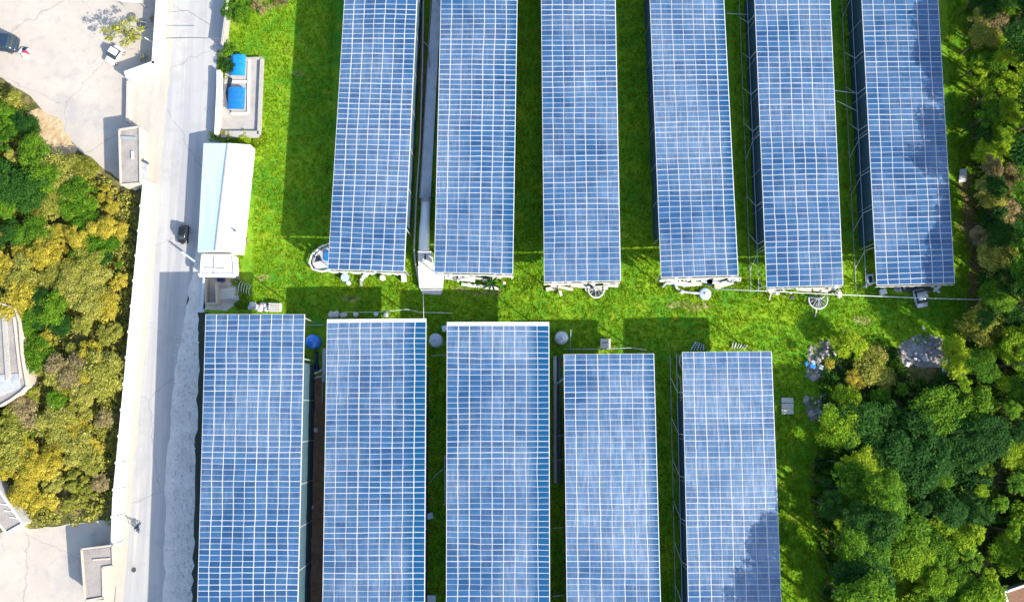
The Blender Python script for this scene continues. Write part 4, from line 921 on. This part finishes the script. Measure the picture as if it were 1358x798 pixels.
def inside(x, y, poly):
    r = False; j = len(poly) - 1
    for i in range(len(poly)):
        xi, yi = poly[i]; xj, yj = poly[j]
        if (yi > y) != (yj > y) and x < (xj - xi) * (y - yi) / (yj - yi) + xi: r = not r
        j = i
    return r
def spaced(poly, d, seed, n=6000, avoid=()):
    rg = random.Random(seed); xs = [q[0] for q in poly]; ys = [q[1] for q in poly]; out = []
    for _ in range(n):
        x, y = rg.uniform(min(xs), max(xs)), rg.uniform(min(ys), max(ys))
        if not inside(x, y, poly) or any(inside(x, y, a) for a in avoid): continue
        if all((x - a) ** 2 + (y - b) ** 2 > d * d for a, b in out): out.append((x, y))
    return out
LEFT = [(-70,70), (-5,112), (40,150), (100,208), (150,262), (163,285), (156,400), (142,560), (132,650), (128,672), (60,682), (36,690), (0,640), (-70,560)]
RUIN = [(-80,395), (28,402), (44,515), (20,540), (-80,560)]
EHOUSE = [(-70,560), (-2,618), (44,690), (20,718), (-40,690)]
SLOPE = [(30,148), (60,140), (96,195), (92,222), (68,240), (52,215)]
def left_kind(x, y):
    r = rng.random()
    if y < 330 and x < 45: return 'green' if r < .5 else 'dark' if r < .8 else 'olive'
    if 85 < x < 130 and 235 < y < 275: return 'lime' if r < .7 else 'green'
    if y < 320: return 'golden' if r < .2 else 'olive' if r < .6 else 'brown' if r < .75 else 'green'
    if 115 < x < 150 and 300 < y < 350: return 'dark' if r < .7 else 'green'
    if 30 < x < 90 and 395 < y < 450: return 'green' if r < .6 else 'dark'
    if 40 < x < 80 and 480 < y < 560: return 'green' if r < .5 else 'olive'
    if x > 150 and y > 380: return 'green' if r < .5 else 'olive'
    if y > 560: return 'golden' if r < .42 else 'olive' if r < .75 else 'green' if r < .85 else 'brown'
    return 'golden' if r < .42 else 'olive' if r < .70 else 'green' if r < .88 else 'brown'
for (x, y) in spaced(LEFT, 20, 5, avoid=(RUIN, SLOPE, EHOUSE)):
    k = left_kind(x, y); edge = x > 138
    r_ = rng.choice((.9, 1.3, 1.6, 2.0, 2.6)) * rng.uniform(.9, 1.15) * (.7 if edge else 1); tree(x, y, r_, r_ * .75 + rng.uniform(1.0, 2.2) * (.8 if edge else 1), k, 'left')
RU = [(1322,-60), (1430,-60), (1430,430), (1326,420), (1322,340), (1316,240), (1308,120)]
RL = [(1098,458), (1140,452), (1190,500), (1250,505), (1268,455), (1300,420), (1430,420), (1430,760), (1325,770), (1330,860), (1110,860), (1120,740), (1095,660), (1108,600)]
CLEAR = [(1196,448), (1262,448), (1278,500), (1240,512), (1200,492)]
def right_kind(x, y):
    r = rng.random()
    if y < 430:
        if x < 1372 and (50 < y < 155 or 165 < y < 215): return 'lime' if r < .75 else 'green'
        if y > 290: return 'olive' if r < .5 else 'dark' if r < .8 else 'green'
        return 'dark' if r < .6 else 'green' if r < .85 else 'brown'
    if x > 1255 and y < 475: return 'lime' if r < .5 else 'olive'
    if x < 1190 and y < 535: return 'olive' if r < .35 else 'golden' if r < .55 else 'lime' if r < .75 else 'green'
    if x < 1290 and 545 < y < 705: return 'dark' if r < .7 else 'green' if r < .9 else 'lime'
    if y > 700: return 'lime' if r < .72 else 'green'
    if x > 1300: return 'lime' if r < .45 else 'green' if r < .7 else 'dark'
    return 'dark' if r < .5 else 'green' if r < .82 else 'lime'
for (x, y) in spaced(RU, 26, 7): tree(x, y, rng.choice((1.6, 2.3, 3.0)) * rng.uniform(.9, 1.15), rng.uniform(5.5, 9.5) if x < 1350 else rng.uniform(4, 7), right_kind(x, y), 'right')
for (x, y) in spaced([(1294,-40), (1322,-40), (1326,60), (1326,425), (1306,425), (1303,200), (1298,60)], 20, 17): tree(x, y, rng.uniform(1.3, 2.0), rng.uniform(5.5, 8.5), 'lime' if (55 < y < 150 or 165 < y < 215) and rng.random() < .7 else rng.choice(('dark', 'green', 'dark', 'brown', 'olive')), 'right')
for (x, y) in spaced(RL, 27, 8, avoid=(CLEAR,)):
    lo = y < 530 and x < 1260
    tree(x, y, rng.choice((1.2, 1.7, 2.3, 3.0, 3.6)) * rng.uniform(.85, 1.15) * (.9 if lo else 1), rng.uniform(2.6, 4.2) if lo else rng.uniform(7, 10) if x < 1150 else rng.uniform(4, 8.5), right_kind(x, y), 'right')
# tall trees of the wood whose shade reaches the last sheds
for (x, y, r_, h_, k) in ((1384,50,4.2,15,'dark'),(1398,95,4.6,16,'green'),(1390,150,3.8,15,'dark'),(1384,200,4.2,14.5,'dark'),(1392,250,4.4,15.5,'green'),(1380,305,3.6,13.5,'dark'),(1384,345,3.6,13.5,'green'),(1394,395,4.2,15,'dark'),
        (1398,-20,3.8,16,'dark'),(1404,440,4,15.5,'dark'),(1388,480,3.4,14,'green'),(1372,10,3.0,12.5,'dark')):
    tree(x, y, r_, h_, k, 'right')
for (x, y, r_, h_, k) in ((1152,808,4.2,15,'green'),(1136,880,4.0,15.5,'dark'),(1138,735,3.0,12,'green'),(1180,860,3.6,14,'dark'),(1136,690,2.6,11,'dark'),(1140,940,4.0,15,'green'),(1146,770,3.2,12.5,'dark'),(1166,700,3.0,12,'dark'),(1172,650,3,11.5,'green')):
    tree(x, y, r_, h_, k, 'right')
LM = {'left': {'pale slab house': W(10,470), 'bare sandy slope': W(65,190), 'yard entrance house': W(172,240), 'white rimmed roof': W(10,680), 'L-shaped house': W(130,725), 'middle road wall': W(178,480), 'upper road wall': W(198,300)},
      'right': {'leaning white board': W(1274,234), 'grey stony clearing': W(1225,468), 'three beige slabs': W(1043,538), 'brown roof corner': W(1345,790), 'silver car': W(1218,396), 'blue plastic scraps': W(1258,494), "last shed's lower end": W(1036,790)}}
ORD = ['nearest', 'second nearest', 'third nearest', 'fourth nearest', 'fifth nearest', 'sixth nearest', 'seventh nearest', 'eighth nearest', 'ninth nearest', 'tenth nearest'] + [str(k) + 'th nearest' for k in range(11, 120)]
for wood, lms in LM.items():
    for kind in ADJ:
        ts = [t for t in TREES if t[1] == kind and t[2] == wood]
        ranks = {}
        for nm, lp_ in lms.items():
            for i, t in enumerate(sorted(ts, key=lambda t: (t[3] - lp_.x) ** 2 + (t[4] - lp_.y) ** 2)): ranks.setdefault(id(t), []).append((i, nm))
        for t in ts:
            i, nm = min(ranks[id(t)]); o = t[0]; o.name = CATN[kind]
            tag(o, f"{ADJ[kind]} tree, {ORD[i]} of its colour to the {nm}", 'tree', f'trees of the {wood} wood')
# yard tree and bushes
t = tree(166, 44, 2.7, 4.4, 'olive', 'yard', SPARSE); t.name = 'yard_tree'; tag(t, 'sparse yellow green tree in the upper yard by the tiny white car', 'tree')
t.children[0].material_slots[0].material = LEAF['olive']
for (x, y, r_, h_, k, lab) in ((313,12,1.7,2.6,'green','green bush at the top of the lane beside the boundary wall'), (324,24,1.3,1.8,'lime','lime bush behind the green bush at the boundary wall'),
        (303,66,1.3,2.0,'green','green bush north of the blue covered tanks'), (303,88,1.0,1.6,'dark','dark green bush west of the glossy blue tank cover'), (300,180,.9,1.0,'olive','low olive bush between the pad and the long white shed'),
        (206,24,1.0,.8,'brown','dry brown shrub against the thick yard wall'), (191,77,.8,1.0,'grey','small dark dry shrub beside the yard tree'), (318,404,.8,.8,'green','small green bush beside the concrete plinth'),
        (325,182,1.1,.9,'lime','low lime bush at the south edge of the tank pad'), (345,6,1.8,1.6,'brown','brown bush at the top edge of the lawn'), (372,2,1.4,1.1,'brown','smaller brown bush at the top edge of the lawn')):
    t = tree(x, y, r_, h_, k, 'bush', SPARSE if k in ('brown','grey') else None); t.name = 'bush'; tag(t, lab, 'bush')
# palm-like plant at the second upper shed
p = W(652, 377); t = thing('palm_plant', (p.x, p.y, 0), 'small dark palm plant at the end of the second upper shed', 'plant')
MB().tube([(p.x,p.y,0),(p.x,p.y,.8)], [.14,.1], 8).build('trunk', BARK, t)
for k in range(9):
    a = 2 * math.pi * k / 9 + .2; d = Vector((math.cos(a), math.sin(a), 0)); s_ = Vector((-d.y, d.x, 0)); o_ = Vector((p.x, p.y, .8)); L_ = 1.3 + .4 * (k % 3)
    g = MB(); g.add([o_ - s_ * .06, o_ + s_ * .06, o_ + d * L_ * .5 + s_ * .17 + Vector((0,0,.45)), o_ + d * L_ + Vector((0,0,.1)), o_ + d * L_ * .5 - s_ * .17 + Vector((0,0,.45))], [(0,1,2,3,4)]); g.build('frond', LEAF['dark'], t)

# ---------------------------------------------------------------- ground cover (nobody could count it)
def leaf_litter(name, polys, n, m, zmax, leaf, seed, clump=True, avoid=()):
    nr = np.random.RandomState(seed); pts = []
    for poly, share in polys:
        xs = [q[0] for q in poly]; ys = [q[1] for q in poly]; want = int(n * share); k = 0
        while k < want:
            x, y = nr.uniform(min(xs), max(xs)), nr.uniform(min(ys), max(ys))
            if not inside(x, y, poly) or any(inside(x, y, a) for a in avoid): continue
            w = W(x, y); m_ = 40 if clump else 1; cr = nr.uniform(.35, 1.0); ch = nr.uniform(.25, 1) * zmax
            for _ in range(m_):
                d = nr.normal(0, 1, 3); d /= np.linalg.norm(d); pts.append((w.x + d[0] * cr, w.y + d[1] * cr, abs(d[2]) * ch)); k += 1
    c = np.array(pts); N_ = len(c)
    nrm = nr.normal(0, .6, (N_, 3)); nrm[:, 2] += .8; nrm /= np.linalg.norm(nrm, axis=1)[:, None]
    t = np.cross(nrm, nr.normal(0, 1, (N_, 3))); t /= np.linalg.norm(t, axis=1)[:, None]; b = np.cross(nrm, t); s = leaf * nr.uniform(.5, 1.4, N_)[:, None]
    v = np.stack([c - t * s, c - b * s * .5, c + t * s, c + b * s * .5], 1).reshape(-1, 3); v[:, 2] = np.maximum(v[:, 2], .02)
    me = bpy.data.meshes.new(name); me.vertices.add(len(v)); me.vertices.foreach_set('co', v.ravel()); me.loops.add(N_ * 4); me.loops.foreach_set('vertex_index', np.arange(N_ * 4))
    me.polygons.add(N_); me.polygons.foreach_set('loop_start', np.arange(N_) * 4); me.polygons.foreach_set('loop_total', np.full(N_, 4)); me.update(); me.validate()
    me.materials.append(m); o = bpy.data.objects.new(name, me); COL.objects.link(o); return struct(o, 'stuff')
LF = [(-70,70), (-8,108), (40,150), (100,208), (160,254), (186,262), (180,400), (166,560), (152,690), (60,692), (36,694), (0,640), (-70,560)]
leaf_litter('undergrowth', [(LF, 1)], 80000, LEAF['olive'], 1.5, .2, 1, avoid=(RUIN, [(36,150),(60,142),(96,195),(92,214),(68,234),(52,215)]))
RF1 = [(1284,-60), (1400,-60), (1400,440), (1302,430), (1300,330), (1292,240), (1290,100)]
RF2 = [(1092,452), (1180,446), (1200,490), (1256,495), (1270,440), (1400,430), (1400,860), (1096,860), (1088,720), (1076,640), (1090,580)]
leaf_litter('undergrowth', [(RF1, .3), (RF2, .7)], 60000, LEAF['green'], 1.6, .22, 12, avoid=(CLEAR,))
leaf_litter('undergrowth', [(RF1, .3), (RF2, .7)], 60000, LEAF['dark'], 1.8, .24, 2, avoid=(CLEAR,))
leaf_litter('dry_scrub', [(RF1, .4), (RF2, .6)], 16000, LEAF['brown'], 1.3, .2, 3, avoid=(CLEAR,))
leaf_litter('weeds', [([(272,180),(350,178),(352,186),(336,200),(320,330),(318,372),(335,400),(318,412),(310,372),(322,330),(334,196)], .5), ([(292,70),(304,74),(300,104),(294,104)], .2), ([(430,360),(700,368),(990,372),(1120,384),(1120,394),(430,382)], .3)], 9000, LEAF['lime'], .5, .16, 4)
# grass tufts on the lawn
def grass(n, seed):
    nr = np.random.RandomState(seed); pts = []
    sheds = [[(q[0][0]-2, -300 if q[0][1] == 0 else q[0][1]), (q[1][0]+2, -300 if q[0][1] == 0 else q[0][1]), (q[2][0]+2, q[2][1]), (q[3][0]-2, q[3][1])] for q in [u[1] for u in U] + [d_[1] for d_ in D]]
    while len(pts) < n:
        x, y = nr.uniform(296, 1300), nr.uniform(-20, 815)
        if inside(x, y, LAWN) and not any(inside(x, y, s_) for s_ in sheds) and not (288 < x < 350 and 74 < y < 182) and not (x < 336 and 182 < y < 415) and not (404 < x < 432 and y > 425): pts.append(W(x, y))
    c = np.array([(p.x, p.y, 0) for p in pts]); c = np.repeat(c, 4, 0); N_ = len(c); c[:, :2] += nr.normal(0, .14, (N_, 2))
    a = nr.uniform(0, 6.28, N_); d = np.stack([np.cos(a), np.sin(a), 0 * a], 1); w = nr.uniform(.05, .11, N_)[:, None]
    h = np.repeat(nr.uniform(.08, .34, N_ // 4), 4)[:, None]; lean = nr.normal(0, .16, (N_, 3)); lean[:, 2] = 0
    v = np.stack([c - d * w, c + d * w, c + lean + h * np.array([0, 0, 1])], 1).reshape(-1, 3)
    me = bpy.data.meshes.new('grass'); me.vertices.add(len(v)); me.vertices.foreach_set('co', v.ravel()); me.loops.add(N_ * 3); me.loops.foreach_set('vertex_index', np.arange(N_ * 3))
    me.polygons.add(N_); me.polygons.foreach_set('loop_start', np.arange(N_) * 3); me.polygons.foreach_set('loop_total', np.full(N_, 3)); me.update(); me.validate()
    me.materials.append(leaf_mat('grass_blades', [(.045,.19,.006), (.16,.31,.006), (.33,.40,.012)], .45)); o = bpy.data.objects.new('grass', me); COL.objects.link(o); return struct(o, 'stuff')
grass(42000, 9)
# loose stones of the verge and stony patches
nr = np.random.RandomState(5); g = MB(); VG = [(232,440),(264,430),(258,640),(254,800),(228,800),(230,620)]
k = 0
while k < 700:
    x, y = nr.uniform(225, 268), nr.uniform(420, 800)
    if inside(x, y, VG):
        w = W(x, y); r = abs(nr.normal(0, .06)) + .04; g.lathe((w.x, w.y, 0), [(r * .8, 0), (r, r * .4), (r * .5, r * .9)], 6, wob=.3, seed=k); k += 1
struct(g.build('gravel', G_GRAVEL), 'stuff')
g = MB(); k = 0
while k < 120:
    x, y = nr.uniform(1066, 1300), nr.uniform(240, 560)
    if any(inside(x, y, pl) for pl in ([(1192,455),(1212,447),(1246,448),(1262,462),(1256,482),(1222,488),(1196,484)], [(1074,458),(1100,450),(1118,470),(1112,496),(1086,505),(1070,500)], [(1288,290),(1296,290),(1302,320),(1290,325)], [(1068,530),(1096,522),(1112,545),(1100,560),(1072,556)])):
        w = W(x, y); r = abs(nr.normal(0, .22)) + .1; g.lathe((w.x, w.y, 0), [(r * .8, 0), (r, r * .4), (r * .5, r * .9)], 7, wob=.35, seed=k); k += 1
struct(g.build('rubble', M['roughconc']), 'stuff')
